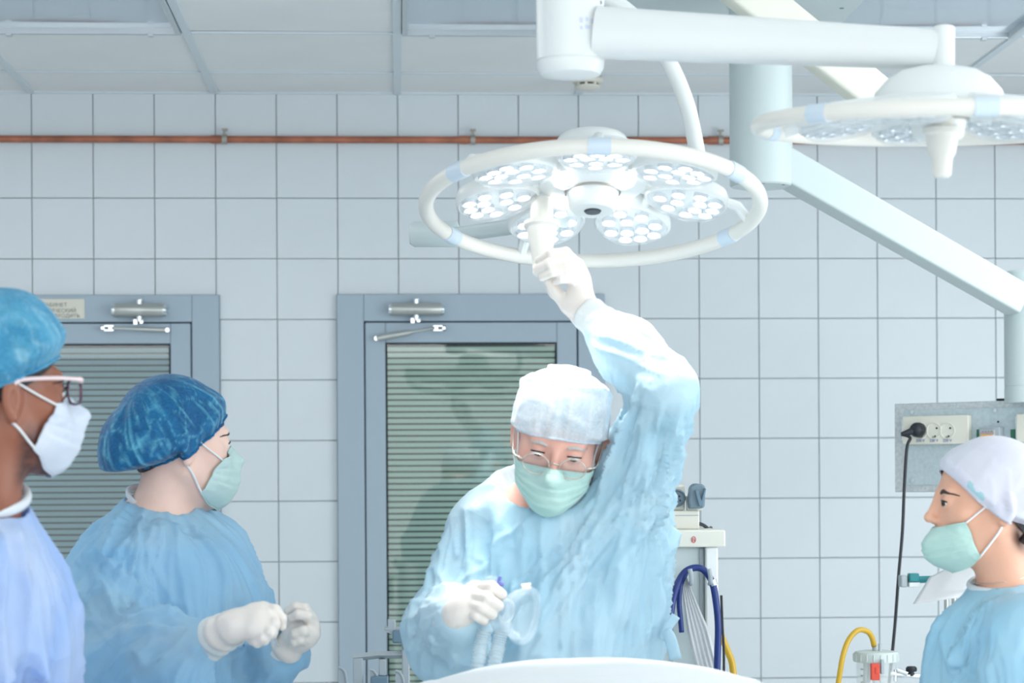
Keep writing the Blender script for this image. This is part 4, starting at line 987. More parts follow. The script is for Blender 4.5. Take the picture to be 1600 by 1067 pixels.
def surface_nets(fd):
    F = fd.F; xs, ys, zs = fd.ax
    neg = F < 0; nx, ny, nz = F.shape
    c = neg[:-1, :-1, :-1].astype(np.int8)
    tot = np.zeros((nx - 1, ny - 1, nz - 1), np.int8)
    for i in (0, 1):
        for j in (0, 1):
            for k in (0, 1): tot += neg[i:nx - 1 + i, j:ny - 1 + j, k:nz - 1 + k]
    act = (tot > 0) & (tot < 8); I, J, K = np.nonzero(act); n = len(I)
    idx = np.full(act.shape, -1, np.int32); idx[I, J, K] = np.arange(n)
    P = np.zeros((n, 3)); cnt = np.zeros(n)
    cor = [(0, 0, 0), (1, 0, 0), (0, 1, 0), (1, 1, 0), (0, 0, 1), (1, 0, 1), (0, 1, 1), (1, 1, 1)]
    val = [F[I + a, J + b, K + d] for a, b, d in cor]; pos = [np.stack([xs[I + a], ys[J + b], zs[K + d]], 1) for a, b, d in cor]
    for a, b in ((0, 1), (2, 3), (4, 5), (6, 7), (0, 2), (1, 3), (4, 6), (5, 7), (0, 4), (1, 5), (2, 6), (3, 7)):
        m = (val[a] < 0) != (val[b] < 0); t = np.where(m, val[a] / np.where(m, val[a] - val[b], 1), 0)
        P += np.where(m[:, None], pos[a] + (pos[b] - pos[a]) * t[:, None], 0); cnt += m
    P /= cnt[:, None]
    Q = []
    for ax in range(3):
        sl0 = [slice(None)] * 3; sl1 = [slice(None)] * 3; sl0[ax] = slice(0, -1); sl1[ax] = slice(1, None)
        A, B = neg[tuple(sl0)], neg[tuple(sl1)]
        e = np.array(np.nonzero(A != B)); o = [q for q in range(3) if q != ax]
        ok = (e[o[0]] > 0) & (e[o[0]] < F.shape[o[0]] - 1) & (e[o[1]] > 0) & (e[o[1]] < F.shape[o[1]] - 1); e = e[:, ok]
        s = A[tuple(e)]
        def g(d0, d1):
            q = e.copy(); q[o[0]] -= d0; q[o[1]] -= d1; return idx[tuple(q)]
        q = np.stack([g(1, 1), g(0, 1), g(0, 0), g(1, 0)], 1)
        flip = s if ax != 1 else ~s
        q[~flip] = q[~flip][:, ::-1]; Q.append(q)
    Q = np.concatenate(Q); Q = Q[(Q >= 0).all(1)]
    return P, Q
def relax(P, Q, it=2, lam=.5):
    n = len(P); a = Q.ravel(); b = np.roll(Q, -1, 1).ravel(); cnt = np.bincount(a, minlength=n) + np.bincount(b, minlength=n)
    for _ in range(it):
        S = np.stack([np.bincount(a, P[b, q], n) + np.bincount(b, P[a, q], n) for q in range(3)], 1) / np.maximum(cnt, 1)[:, None]
        P = P + lam * (S - P)
    return P
def vnormals(P, Q):
    fn = np.cross(P[Q[:, 2]] - P[Q[:, 0]], P[Q[:, 3]] - P[Q[:, 1]]); N = np.zeros_like(P)
    for q in range(3): N[:, q] = sum(np.bincount(Q[:, c], fn[:, q], len(P)) for c in range(4))
    return N / np.maximum(np.linalg.norm(N, axis=1), 1e-12)[:, None]
def quad_mesh(name, P, Q, origin):
    me = bpy.data.meshes.new(name); P = P - np.array(origin)
    me.vertices.add(len(P)); me.vertices.foreach_set('co', P.astype(np.float32).ravel())
    me.loops.add(len(Q) * 4); me.loops.foreach_set('vertex_index', Q.astype(np.int32).ravel())
    me.polygons.add(len(Q)); me.polygons.foreach_set('loop_start', np.arange(0, len(Q) * 4, 4, dtype=np.int32)); me.polygons.foreach_set('loop_total', np.full(len(Q), 4, np.int32))
    me.update(calc_edges=True); me.polygons.foreach_set('use_smooth', [True] * len(Q)); return me
def vnoise(p, seed=0):
    p = np.asarray(p, float); i = np.floor(p).astype(np.int64); f = p - i; u = f * f * f * (f * (f * 6 - 15) + 10)
    def h(a, b, c):
        n = (a * 374761393 + b * 668265263 + c * 1442695041 + seed * 974634777) & 0xFFFFFFFF
        n = ((n ^ (n >> 13)) * 1274126177) & 0xFFFFFFFF; n = n ^ (n >> 16); return (n & 0xFFFF) / 32767.5 - 1
    r = 0
    for dx in (0, 1):
        wx = u[:, 0] if dx else 1 - u[:, 0]
        for dy in (0, 1):
            wy = u[:, 1] if dy else 1 - u[:, 1]
            for dz in (0, 1):
                wz = u[:, 2] if dz else 1 - u[:, 2]
                r = r + wx * wy * wz * h(i[:, 0] + dx, i[:, 1] + dy, i[:, 2] + dz)
    return r
def ridge(p, seed=0): return (1 - np.abs(vnoise(p, seed)) * 1.6).clip(-1, 1)
def sharp(p, seed=0): return 2 * (1 - np.abs(vnoise(p, seed))) ** 3.2 - .8
def folds(P, A, B, reach, amp, fa, fl, twist=0.0, seed=0, along=(-.1, 1.1)):
    """cloth creases that run along the axis A-B and bunch up round it"""
    A, B = np.array(A), np.array(B); d = B - A; L = np.linalg.norm(d); d = d / L
    t = (P - A) @ d / L; q = P - A - np.outer(np.clip(t, 0, 1) * L, d); r = np.linalg.norm(q, axis=1)
    e1 = np.cross(d, (0.3, .5, .8)); e1 /= np.linalg.norm(e1); e2 = np.cross(d, e1)
    th = np.arctan2(q @ e2, q @ e1)
    w = np.clip(1.15 - r / reach, 0, 1) ** .7 * np.clip((t - along[0]) / .15, 0, 1) * np.clip((along[1] - t) / .15, 0, 1)
    th2 = th + twist * t
    c = np.stack([np.cos(th2) * fa / 2, np.sin(th2) * fa / 2, t * fl], 1)
    c = c + .25 * np.stack([vnoise(P * 9, seed + 5), vnoise(P * 9 + 7, seed + 6), vnoise(P * 7, seed + 7)], 1)
    return amp * w * (sharp(c, seed) * .8 + .45 * sharp(c * 2.1 + 3, seed + 1))

def crumple(P, seed=0):
    """sharp creases of stiff non-woven cloth"""
    q = P + .03 * np.stack([vnoise(P * 6, seed + 1), vnoise(P * 6 + 3, seed + 2), vnoise(P * 6 + 8, seed + 3)], 1); r = 0
    for f, a in ((4.0, .0075), (9, .0030), (20, .0012)):
        r = r + a * ((1 - np.abs(vnoise(q * np.array([f, f, f * .42]) + seed, seed + int(f)))) ** 4 - .25)
    return r
# ---- a head in its own frame: x to the subject's right, y forward, z up, origin between the ears
def head_dist(x, y, z, par):
    e = par.get('eye', .0055); fem = par.get('fem', 0.0)
    d = d_ell(x, y + .015, z - .030, (.0745, .097, .088))
    d = smin(d, d_ell(x, y - .030, z + .035, (.060 - .003 * fem, .060, .085)), .03)
    for s in (-1, 1):
        d = smin(d, d_cap(x, y, z, (s * .047, -.004, -.052), (s * .014, .066, -.098), .022, .016), .026)
        d = smin(d, d_sph(x, y, z, (s * .043, .052, -.022), .022), .022)
    d = smin(d, d_sph(x, y, z, (0, .078, -.098), .018 - .002 * fem), .022)
    d = smin(d, d_cap(x, y, z, (-.036, .074, .021), (.036, .074, .021), .0125 - .003 * fem, None or .0125 - .003 * fem), .016)
    d = smin(d, d_cap(x, y, z, (0, .070, -.060), (0, .078, -.070), .022, .020), .02)
    d = smin(d, d_cap(x, y, z, (0, .086, .016), (0, .110 - .006 * fem, -.030 + .003 * fem), .0070, .0095 - .001 * fem), .013)
    d = smin(d, d_sph(x, y, z, (0, .1125 - .0065 * fem, -.0315 + .0045 * fem), .0100 - .0015 * fem), .007)
    for s in (-1, 1):
        d = smin(d, d_sph(x, y, z, (s * (.0115 - .001 * fem), .101 - .005 * fem, -.036 + .003 * fem), .0072 - .0008 * fem), .006)
        d = smax(d, -d_ell(x - s * .032, y - .099, z - .001, (.019, .0145, .0125)), .012)
        d = smin(d, d_sph(x, y, z, (s * .0315, .0745, 0.0), .0152), .004)
        d = smax(d, -d_ell(x - s * .0325, y - .0885, z + .0008, (.0130, .011, e)), .0022)
    d = smin(d, d_cap(x, y, z, (0, -.020, -.050), (0, -.034, -.140), .050 - .009 * fem, .051 - .011 * fem), .026)
    if par.get('ears', True):
        for s in (-1, 1):
            xe = x - s * (.0765 + .012 * 0); ye = y + .014; ze = z + .008
            xr = xe * .86 - s * ye * -.35 ; yr = ye                                 # flared outward at the back
            o = d_ell(xr, yr, ze, (.0075, .0185, .0315))
            d = smin(d, o, .010)
            d = smax(d, -d_ell(xe - s * .0085, ye - .003, ze + .002, (.006, .0085, .0150)), .003)
            d = smin(d, d_ell(xe - s * .001, ye + .001, ze + .028, (.0065, .0085, .0085)), .006)
    return d
class Head:
    def __init__(s, c, az, pitch=0.0, roll=0.0, scale=1.0, **par):
        f = Vector((math.sin(az), -math.cos(az), 0)); u = Vector((0, 0, 1)); x = f.cross(u)
        B = Matrix((x, f, u)).transposed()
        s.R = np.array(B @ Matrix.Rotation(-pitch, 3, 'X') @ Matrix.Rotation(roll, 3, 'Y')); s.c = np.array(c, float); s.s = scale; s.par = par
    def w(s, p): return s.c + s.s * (np.atleast_2d(p) @ s.R.T) if np.ndim(p) > 1 else s.c + s.s * (s.R @ np.array(p, float))
    def l(s, p): return (np.asarray(p) - s.c) @ s.R / s.s
    def field(s, X, Y, Z):
        a, b, c = X - s.c[0], Y - s.c[1], Z - s.c[2]; Rm = s.R / s.s
        return s.s * head_dist(a * Rm[0, 0] + b * Rm[1, 0] + c * Rm[2, 0], a * Rm[0, 1] + b * Rm[1, 1] + c * Rm[2, 1], a * Rm[0, 2] + b * Rm[1, 2] + c * Rm[2, 2], s.par)
    def hit(s, o, d, rmax=.26, ears=True):
        par = dict(s.par, ears=ears); o = np.asarray(o, float); d = np.asarray(d, float); t = np.full(len(d), rmax)
        for _ in range(70):
            p = o + d * t[:, None]; t = np.maximum(t - .7 * head_dist(p[:, 0], p[:, 1], p[:, 2], par), 0)
        return t
def grid_mesh(name, G, m, parent, wrap=False, solid=0.0, label=None, flip=False):
    G = np.asarray(G); a, b = G.shape[:2]; V = G.reshape(-1, 3); i, j = np.meshgrid(np.arange(a - 1), np.arange(b if wrap else b - 1), indexing='ij')
    k = (j + 1) % b; Q = np.stack([i * b + j, i * b + k, (i + 1) * b + k, (i + 1) * b + j], -1).reshape(-1, 4)
    if flip: Q = Q[:, ::-1]
    me = quad_mesh(name, V, Q, WL[parent.name]); me.materials.append(m); o = link(name, me, parent)
    if solid: md = o.modifiers.new('solid', 'SOLIDIFY'); md.thickness = solid; md.offset = 0
    if label: o['label'] = label
    return o
def shell(H, front, back, radii, power=2.0, cen=None, off=.004, nu=150, nv=56, v1=1.0, gather=.80, hug=0.0, swell=None, dip=0.0, ears=False):
    """cloth or hair over the skull down to the edge through front and back (y, z)"""
    (fy, fz), (by, bz) = front, back
    C = np.array([0, (fy + by) / 2, (fz + bz) / 2]) if cen is None else np.array(cen)
    ed = np.array([0, fy - by, fz - bz]); ed /= np.linalg.norm(ed); ax = np.cross(np.array([1.0, 0, 0]), ed)
    u = np.linspace(0, 2 * math.pi, nu, endpoint=False); v = np.linspace(0.02, 1, nv); V, U = np.meshgrid(v, u, indexing='ij')
    th = V * math.pi / 2 * (v1 + dip * np.sin(U) ** 2)
    dl = np.stack([np.sin(th) * np.sin(U), np.sin(th) * np.cos(U), np.cos(th)], -1)      # x right, y along the edge plane, z axis
    d = dl[..., 0:1] * np.array([1, 0, 0]) + dl[..., 1:2] * ed + dl[..., 2:3] * ax
    rh = H.hit(np.broadcast_to(C, d.reshape(-1, 3).shape), d.reshape(-1, 3), ears=ears).reshape(V.shape)
    q = (np.abs(dl[..., 0] / radii[0]) ** power + np.abs(dl[..., 1] / radii[1]) ** power + np.abs(dl[..., 2] / radii[2]) ** power) ** (-1 / power)
    if swell: q = q * (1 + swell(U, V))
    r = np.maximum(rh + off, q * (1 - hug) + hug * (rh + off))
    w = np.clip((V - gather) / (1 - gather), 0, 1); w = w * w * (3 - 2 * w); r = r * (1 - w) + (rh + off) * w
    return C, d, r, U, V, rh
def cap_mesh(name, H, m, parent, front, back, radii, fold=.004, clear=.0015, nf=9, seed=0, edge=.0025, label=None, edge_m=None, crease=None, **kw):
    C, d, r, U, V, rh = shell(H, front, back, radii, **kw)
    sh = U.shape; uu, vv = U.ravel(), V.ravel()
    p = np.stack([np.cos(uu) * nf / 2, np.sin(uu) * nf / 2, vv * 1.3], 1)
    p = p + .3 * np.stack([vnoise(p * .8 + 4, seed + 3), vnoise(p * .8 + 9, seed + 4), vv * 0], 1)
    f1 = ridge(p, seed); f2 = ridge(p * 2.3 + 2, seed + 1)
    dirs = d.reshape(-1, 3); f3 = ridge(dirs * 3.2 + 11, seed + 2)
    wgt = np.clip(vv * 1.3, .25, 1.0)
    dr = fold * wgt * (f1 * .8 + f2 * .4 + f3 * .7 - .5)
    if crease is not None: dr = dr + crease(uu, vv)
    r = np.maximum(r + dr.reshape(sh), rh + np.where(V < .93, clear, .0015))
    G = H.w((C + d * r[..., None]).reshape(-1, 3)).reshape(*sh, 3)
    o = grid_mesh(name, G, m, parent, wrap=True, label=label)
    lay = np.clip(sharp(p * 1.0, seed) - .55, 0, 1) * 1.2 + np.clip(sharp(p * 2.3 + 2, seed + 1) - .7, 0, 1) * 1.2 + np.clip(sharp(dirs * 3.4 + 11, seed + 2) - .7, 0, 1) * 1.2  # mask of the highlights painted along the cap creases
    at = o.data.attributes.new('crease_highlight', 'FLOAT', 'POINT'); at.data.foreach_set('value', np.clip(lay * np.clip(vv * 1.4, .15, 1), 0, .9).astype(np.float32))
    top = G[0].mean(0); n = len(G[0])
    band = MB(); band.tube([Vector(p) for p in G[-1]], edge * H.s, 8, closed=True); part('elastic_edge', band, edge_m or m, o, smooth=180)
    tp = MB(); tp.add([*G[0], top], [(i, (i + 1) % n, n) for i in range(n)]); part('crown', tp, m, o, smooth=180)
    return o
def hair_mesh(H, m, parent, front, back, thick=.007, **kw):
    C, d, r, U, V, rh = shell(H, front, back, (.05, .05, .05), off=thick, **kw)
    dirs = d.reshape(-1, 3); r = r + (.0015 * ridge(dirs * np.array([30, 8, 30]), 3)).reshape(r.shape)
    G = H.w((C + d * r[..., None]).reshape(-1, 3)).reshape(*U.shape, 3); o = grid_mesh('hair', G, m, parent, wrap=True)
    n = len(G[0]); tp = MB(); tp.add([*G[0], G[0].mean(0)], [(i, (i + 1) % n, n) for i in range(n)]); part('hair_crown', tp, m, o, smooth=180)
    return o
def face_mask(H, m, parent, um=66, um2=None, top=-.020, bot=-.126, side_top=-.030, side_bot=-.088, tent=.004, lift=0.0, seed=0, puff=.006, loops=True, pleat=.0022, label=None):
    nu, nv = 72, 48
    u = np.linspace(-1, 1, nu); v = np.linspace(0, 1, nv); V, U = np.meshgrid(v, u, indexing='ij'); a = U * np.radians(um + ((um2 or um) - um) * V)
    su = np.abs(U) ** 1.5
    zt = top * (1 - su) + side_top * su + (.010 if top > -.04 else 0) * np.exp(-(U / .16) ** 2); zb = bot * (1 - su) + side_bot * su
    Z = zt + (zb - zt) * V
    d = np.stack([np.sin(a), np.cos(a), 0 * a], -1); o = np.stack([0 * a, 0 * a + .0, Z], -1)
    r = H.hit(o.reshape(-1, 3), d.reshape(-1, 3), ears=False).reshape(U.shape)
    r0 = r.copy()
    for i in range(1, nv): r[i] = np.maximum(r[i], r[i - 1] - (.0035 if i > nv * .55 else .0012))      # cloth bridges hollows downwards
    for _ in range(26):
        rr = r.copy(); rr[1:-1] = (r[:-2] + r[2:] + 2 * r[1:-1]) / 4; rr[:, 1:-1] = (rr[:, :-2] + rr[:, 2:] + 2 * rr[:, 1:-1]) / 4
        r = np.maximum(rr, r0 + .001)
    r = r + .0035 + puff * np.sin(math.pi * V) * (1 - U ** 4) + tent * np.exp(-(U / .3) ** 2) * np.sin(math.pi * np.clip(V * 1.25, 0, 1))
    pl = (1 - U ** 6) * pleat
    for c0 in (.30, .46, .62): r = r + pl * np.clip((V - c0) / .035, 0, 1) * np.clip((c0 + .15 - V) / .13, 0, 1)
    P = np.stack([U.ravel() * 3, V.ravel() * 3, 0 * V.ravel() + seed], 1)
    r = r + (.0022 * ridge(P, seed) + .0014 * ridge(P * 2.2 + 5, seed + 1)).reshape(U.shape) * (.25 + np.abs(U)) * .9
    G = H.w((o + d * r[..., None]).reshape(-1, 3)).reshape(nv, nu, 3)
    ob = grid_mesh('face_mask', G, m, parent, solid=.0012, label=label, flip=True)
    for row in (0, 2, nv - 1):
        e = MB(); e.tube([Vector(p) for p in G[row]], .0013, 8); part('mask_hem', e, m, ob, smooth=180)
    if loops:
        for s, col in ((-1, 0), (1, -1)):
            for (row, tz, bk) in ((1, .022, -.020), (nv - 2, -.040, -.016)):
                p0 = H.l(G[row, col]); pts = [p0]
                for q in (.25, .5, .75, 1.0):
                    z = p0[2] + (tz - p0[2]) * q; y = p0[1] + (bk - p0[1]) * q
                    oo = np.array([[0, y, z]]); dd = np.array([[s * 1.0, 0, 0]]); t = H.hit(oo, dd, ears=False)[0]
                    pts.append(np.array([s * (t + .0035), y, z]))
                e = MB(); e.tube(catmull([H.w(p) for p in pts], 5), .0017, 8, flat=1.6); part('ear_loop', e, M['loop'], ob, smooth=180)
    return ob
def eyes(H, parent, gaze=(0, -.1), iris='iris', brows=True, browm='brow'):
    for s in (-1, 1):
        n, mseg = 24, 16; v = []; f = []; mi = []
        gx, gz = gaze; dv = Vector((gx, 1, gz)).normalized(); q = dv.to_track_quat('Z', 'Y').to_matrix()
        for i in range(mseg + 1):
            t = math.pi * (i / mseg) ** 1.5
            for k in range(n): a = 2 * math.pi * k / n; v.append(q @ Vector((math.sin(t) * math.cos(a), math.sin(t) * math.sin(a), math.cos(t))) * .0130)
        for i in range(mseg):
            t = math.pi * ((i + .5) / mseg) ** 1.5
            for k in range(n): f.append((i * n + k, (i + 1) * n + k, (i + 1) * n + (k + 1) % n, i * n + (k + 1) % n)); mi.append(2 if t < .2 else 1 if t < .47 else 0)
        V = H.w(np.array([list(p) for p in v]) + np.array([s * .0315, .0765, 0]))
        mb = MB(); mb.add(V, f); me = mb.mesh('eye', WL[parent.name]); finish(me, [M['eyewhite'], M[iris], M['pupil']], 180)
        if len(me.polygons) == len(mi): me.polygons.foreach_set('material_index', mi)
        link('eye', me, parent)
        if brows:
            pts = []
            for q_ in np.linspace(0, 1, 9):
                x = s * (.017 + .036 * q_); z = .0175 + .0065 * math.sin(q_ * 3.0) - .006 * q_
                t = H.hit(np.array([[x, 0, z]]), np.array([[0, 1.0, 0]]))[0]; pts.append(H.w((x, t - .0003, z)))
            e = MB(); e.tube(pts, [.0020, .0034, .0038, .0038, .0036, .0030, .0024, .0016, .0008], 8, flat=.5); part('eyebrow', e, M[browm], parent, smooth=180)
            pts = []
            for q_ in np.linspace(0, 1, 9):
                x = s * (.0205 + .0245 * q_); z = .0008 + H.par.get('eye', .0055) * math.sin(q_ * math.pi) ** .8 * .95
                t = H.hit(np.array([[x, 0, z + .001]]), np.array([[0, 1.0, 0]]))[0]; pts.append(H.w((x, t + .0003, z)))
            e = MB(); e.tube(pts, .0014, 6); part('lashes', e, M['pupil'], parent, smooth=180)
def build_body(name, H, parent, skin, scrub, prims, lo, hi, neckline, dark=None, fine=.0024, arms=None):
    """head, neck, trunk and limbs as one continuous surface"""
    c = H.c; e = .135 * H.s
    fd = Field(axis_pts(lo[0], hi[0], c[0] - e, c[0] + e, fine, .011), axis_pts(lo[1], hi[1], c[1] - e, c[1] + e, fine, .011), axis_pts(lo[2], hi[2], c[2] - .145, c[2] + .128 * H.s, fine, .011))
    prims(fd)
    fd.op(lambda X, Y, Z: H.field(X, Y, Z), c - .16, c + .13, .02)
    P, Q = surface_nets(fd); P = relax(P, Q, 1, .35)
    me = quad_mesh(name, P, Q, WL[parent.name]); me.materials.append(M[skin]); me.materials.append(M[scrub]); me.materials.append(M['trouser']); me.materials.append(M['shoe'])
    cen = P[Q].mean(1); mi = np.zeros(len(Q), np.int32)
    z = cen[:, 2]; mi[(z < neckline)] = 1
    if arms is not None:
        for (A, B, r) in arms:
            A, B = np.array(A), np.array(B); d = B - A; t = np.clip((cen - A) @ d / (d @ d), 0, 1)
            mi[(np.linalg.norm(cen - A - t[:, None] * d, axis=1) < r) & (t > .35)] = 0
    mi[z < .98] = 2; mi[z < .085] = 3
    me.polygons.foreach_set('material_index', mi)
    at = me.attributes.new('dark', 'FLOAT', 'POINT')
    at.data.foreach_set('value', (dark(H.l(P)) if dark is not None else np.zeros(len(P))).astype(np.float32))
    return link(name, me, parent)
def build_cloth(name, m, parent, lo, hi, h, prims, fold_list, base=.0035, seed=0, label=None, relaxn=2, cut=None, calm=None):
    fd = Field(np.arange(lo[0], hi[0], h), np.arange(lo[1], hi[1], h), np.arange(lo[2], hi[2], h)); prims(fd)
    P, Q = surface_nets(fd); P = relax(P, Q, relaxn, .5); N = vnormals(P, Q)
    dsp = crumple(P, seed) * (base / .0035)
    for fl in fold_list: dsp = dsp + folds(P, **fl)
    for cpt_, cr_ in (calm or []): dsp = dsp * np.clip((np.linalg.norm(P - cpt_, axis=1) - cr_) / .05, 0, 1)
    P = P + N * dsp[:, None]; P = relax(P, Q, 1, .15)
    if cut is not None:
        keep = cut(P)[Q].all(1); Q = Q[keep]; used = np.unique(Q); mp = np.full(len(P), -1); mp[used] = np.arange(len(used)); P = P[used]; Q = mp[Q]
    me = quad_mesh(name, P, Q, WL[parent.name]); me.materials.append(m); o = link(name, me, parent)
    if label: o['label'] = label
    return o
def glove(parent, wrist, cuff, knuckles, fingers, thumb, palm_r=.016, fr=.0092, name='glove', h=.0021, extra=None, cuff_r=.030):
    """fingers: list of point lists from knuckle to tip; thumb likewise from its base"""
    allp = np.array([wrist, cuff] + [p for f in fingers for p in f] + list(thumb)); lo, hi = allp.min(0) - .045, allp.max(0) + .045
    fd = Field(np.arange(lo[0], hi[0], h), np.arange(lo[1], hi[1], h), np.arange(lo[2], hi[2], h))
    w = np.array(wrist); ks = [np.array(f[0]) for f in fingers]; kc = sum(ks) / len(ks)
    for k_ in ks: fd.cap(w + (k_ - kc) * .35, k_, palm_r * 1.05, fr * 1.25, k=.012)
    for a, b in zip(ks, ks[1:]): fd.cap((a * .7 + w * .3), (b * .7 + w * .3), palm_r * .9, palm_r * .9, k=.012)
    fd.cap(w, np.array(cuff), palm_r * 1.35, cuff_r, k=.016)
    ln = (1.0, 1.04, 1.0, .88, 1)
    for i, f in enumerate(fingers):
        n = len(f)
        for q in range(n - 1): fd.cap(f[q], f[q + 1], fr * ln[i] * (1.12 - .10 * q), fr * ln[i] * (1.02 - .10 * q), k=.0042)
    if thumb is not None and len(thumb):
        t = [np.array(p) for p in thumb]; fd.cap(w * .75 + kc * .25, t[0], palm_r, fr * 1.5, k=.014)
        for q in range(len(t) - 1): fd.cap(t[q], t[q + 1], fr * (1.45 - .22 * q), fr * (1.22 - .18 * q), k=.006)
    P, Q = surface_nets(fd); P = relax(P, Q, 1, .4); N = vnormals(P, Q)
    ax = np.array(cuff) - w; L = np.linalg.norm(ax); t = ((P - w) @ ax) / L / L
    rings = np.clip((t + .2) / .5, 0, 1) * .0010 * np.sin(t * L / .0052 + 1.5 * vnoise(P * 30, 4))
    P = P + N * (rings + .0004 * ridge(P * 45, 2))[:, None]
    me = quad_mesh(name, P, Q, WL[parent.name]); me.materials.append(M['glove']); return link(name, me, parent)
def ring_tube(name, H_pts, r, m, parent, closed=True, flat=1.0):
    e = MB(); e.tube([Vector(p) for p in H_pts], r, 10, closed=closed, flat=flat); return part(name, e, m, parent, smooth=180)
def V3(p): return np.array(p, float)
def mix(a, b, t): return np.array(a) * (1 - t) + np.array(b) * t
def legs(fd, hip, az, gap=.10, k=.05):
    """trunk's lower end, two legs and shoes down to the floor under the hip point"""
    x = np.array([-math.cos(az), -math.sin(az), 0]); f = np.array([math.sin(az), -math.cos(az), 0]); hp = np.array(hip)
    for s in (-1, 1):
        h = hp + x * s * gap; kn = np.array([h[0], h[1], .50]) + f * .015; an = np.array([h[0], h[1], .09]) - f * .01
        fd.cap(h, kn, .082, .055, k=k); fd.cap(kn, an, .055, .040, k=.03)
        fd.cap(an - f * .02 + np.array([0, 0, -.052]), an + f * .15 + np.array([0, 0, -.056]), .038, .033, k=.02)

# ---------------------------------------------------------------- the surgeon
def surgeon():
    d0 = 4.0
    H = Head(W(873, 681, 3.96), R(-8), R(25), R(-10.5), 1.0, eye=.0030)
    root = thing('surgeon', (*W(868, 1000, 4.08)[:2], 0), 'person in pale blue gown, square white cap and glasses reaching up to the lamp handle', 'person')
    Sl, El, Wl = W(980, 748, 4.04), W(1040, 606, 3.88), W(926, 498, 3.953)
    Sr, Er, Wr = W(750, 838, 4.06), W(692, 985, 3.98), W(722, 968, 3.82)
    nb = W(876, 800, 4.06); ch = W(872, 905, 4.08); pel = np.array([W(868, 1000, 4.09)[0], W(868, 1000, 4.09)[1], .95])
    def bp(fd):
        fd.ell(ch, (.165, .105, .20), k=.05); fd.ell(pel + [0, 0, .12], (.15, .105, .18), k=.06); fd.ell(pel, (.165, .11, .12), k=.06)
        fd.cap(nb - [0, 0, .06], H.w((0, -.03, -.09)), .060, .052, k=.04)
        fd.cap(W(800, 838, 4.07), W(940, 815, 4.07), .06, .06, k=.06)
        fd.cap(Sl, El, .052, .043, k=.04); fd.cap(El, Wl, .042, .027, k=.03); fd.cap(mix(ch, Sl, .6), Sl, .06, .056, k=.05)
        fd.cap(Sr, Er, .052, .042, k=.04); fd.cap(Er, Wr, .041, .027, k=.03)
        legs(fd, pel, 0)
    lo = np.minimum.reduce([Sl, El, Wl, Sr, Er, Wr, ch]) - .14; hi = np.maximum.reduce([Sl, El, Wl, Sr, H.c]) + .16; lo[2] = -.004; lo[1] = min(lo[1], pel[1] - .24); hi[1] = pel[1] + .2
    def dk(L): return np.clip((L[:, 2] - .045) / .02, 0, 1) * .8 * (L[:, 2] < .2)
    build_body('body', H, root, 'skindoc', 'scrubb', bp, lo, hi, float(nb[2]) - .03, dk, arms=[(Sl, El, .06), (El, Wl, .06), (Sr, Er, .06), (Er, Wr, .06)])
    def gp(fd):
        fd.ell(W(866, 900, 4.08), (.190, .135, .23), k=.05)
        fd.cap(W(856, 1000, 4.085), np.array([pel[0], pel[1], .36]), .178, .225, k=.06)
        fd.cap(W(800, 815, 4.07), W(945, 800, 4.07), .062, .065, k=.06)
        fd.cap(nb - [0, 0, .05], mix(nb, H.w((0, -.03, -.09)), .15), .100, .084, k=.03)
        # raised sleeve and the cloth that hangs from it
        fd.cap(Sl + [.006, 0, 0], El, .068, .047, k=.03); fd.cap(El, mix(El, Wl, .55), .056, .062, k=.03); fd.cap(mix(El, Wl, .5), mix(El, Wl, .80), .060, .042, k=.02)
        fd.cap(El + [-.002, 0, -.012], W(946, 900, 4.06), .044, .070, k=.035); fd.cap(mix(ch, Sl, .55), Sl, .10, .076, k=.045)
        fd.cap(W(976, 760, 4.02), W(962, 1000, 4.07), .055, .072, k=.05)
        # lowered sleeve
        fd.cap(Sr, Er, .070, .072, k=.045); fd.cap(Er, mix(Er, Wr, .9), .070, .050, k=.03); fd.cap(Er, W(680, 1035, 3.98), .06, .045, k=.04)
        fd.cap(mix(Er, Wr, .55), W(728, 1018, 3.86), .05, .035, k=.03)
        # folds of cloth across the chest
        fd.cap(W(968, 745, 3.99), W(900, 905, 3.955), .022, .012, k=.030); fd.cap(W(940, 740, 3.98), W(915, 850, 3.955), .016, .008, k=.022)
        fd.cap(W(905, 900, 3.945), W(830, 995, 3.95), .014, .010, k=.024); fd.cap(W(1000, 720, 3.97), W(960, 960, 3.965), .02, .016, k=.03)
        fd.cap(W(735, 800, 4.0), W(742, 930, 3.965), .014, .012, k=.028); fd.cap(W(770, 790, 4.0), W(800, 930, 3.93), .012, .008, k=.024)
        nk = H.w((0, -.03, -.095)); fd.cap(mix(nb, nk, .0), mix(nb, nk, 1.6), .078, .11, k=.004, sub=True)
    lo = np.minimum.reduce([Sl, El, Wl, Sr, Er, Wr, ch]) - .16; hi = np.maximum.reduce([Sl, El, Wl, Sr]) + .16; lo[2] = .34; lo[1] = min(lo[1], pel[1] - .26); hi[1] = pel[1] + .26
    fl = [dict(A=Sl + [0, 0, .0], B=El, reach=.13, amp=.010, fa=5, fl=.9, twist=.7, seed=1), dict(A=El, B=Wl, reach=.10, amp=.007, fa=4, fl=1.6, twist=1.2, seed=2),
          dict(A=El, B=W(985, 960, 4.07), reach=.17, amp=.013, fa=6, fl=.5, seed=8, along=(0, 1.2)),
          dict(A=Sr, B=Er, reach=.12, amp=.011, fa=4, fl=1.2, twist=1.0, seed=3), dict(A=Er, B=Wr, reach=.11, amp=.010, fa=4, fl=2.0, twist=.8, seed=4),
          dict(A=nb, B=np.array([pel[0], pel[1], .4]), reach=.30, amp=.013, fa=6, fl=1.2, twist=.3, seed=5), dict(A=W(990, 735, 4.0), B=W(820, 1000, 4.0), reach=.24, amp=.016, fa=5, fl=.6, seed=6)]
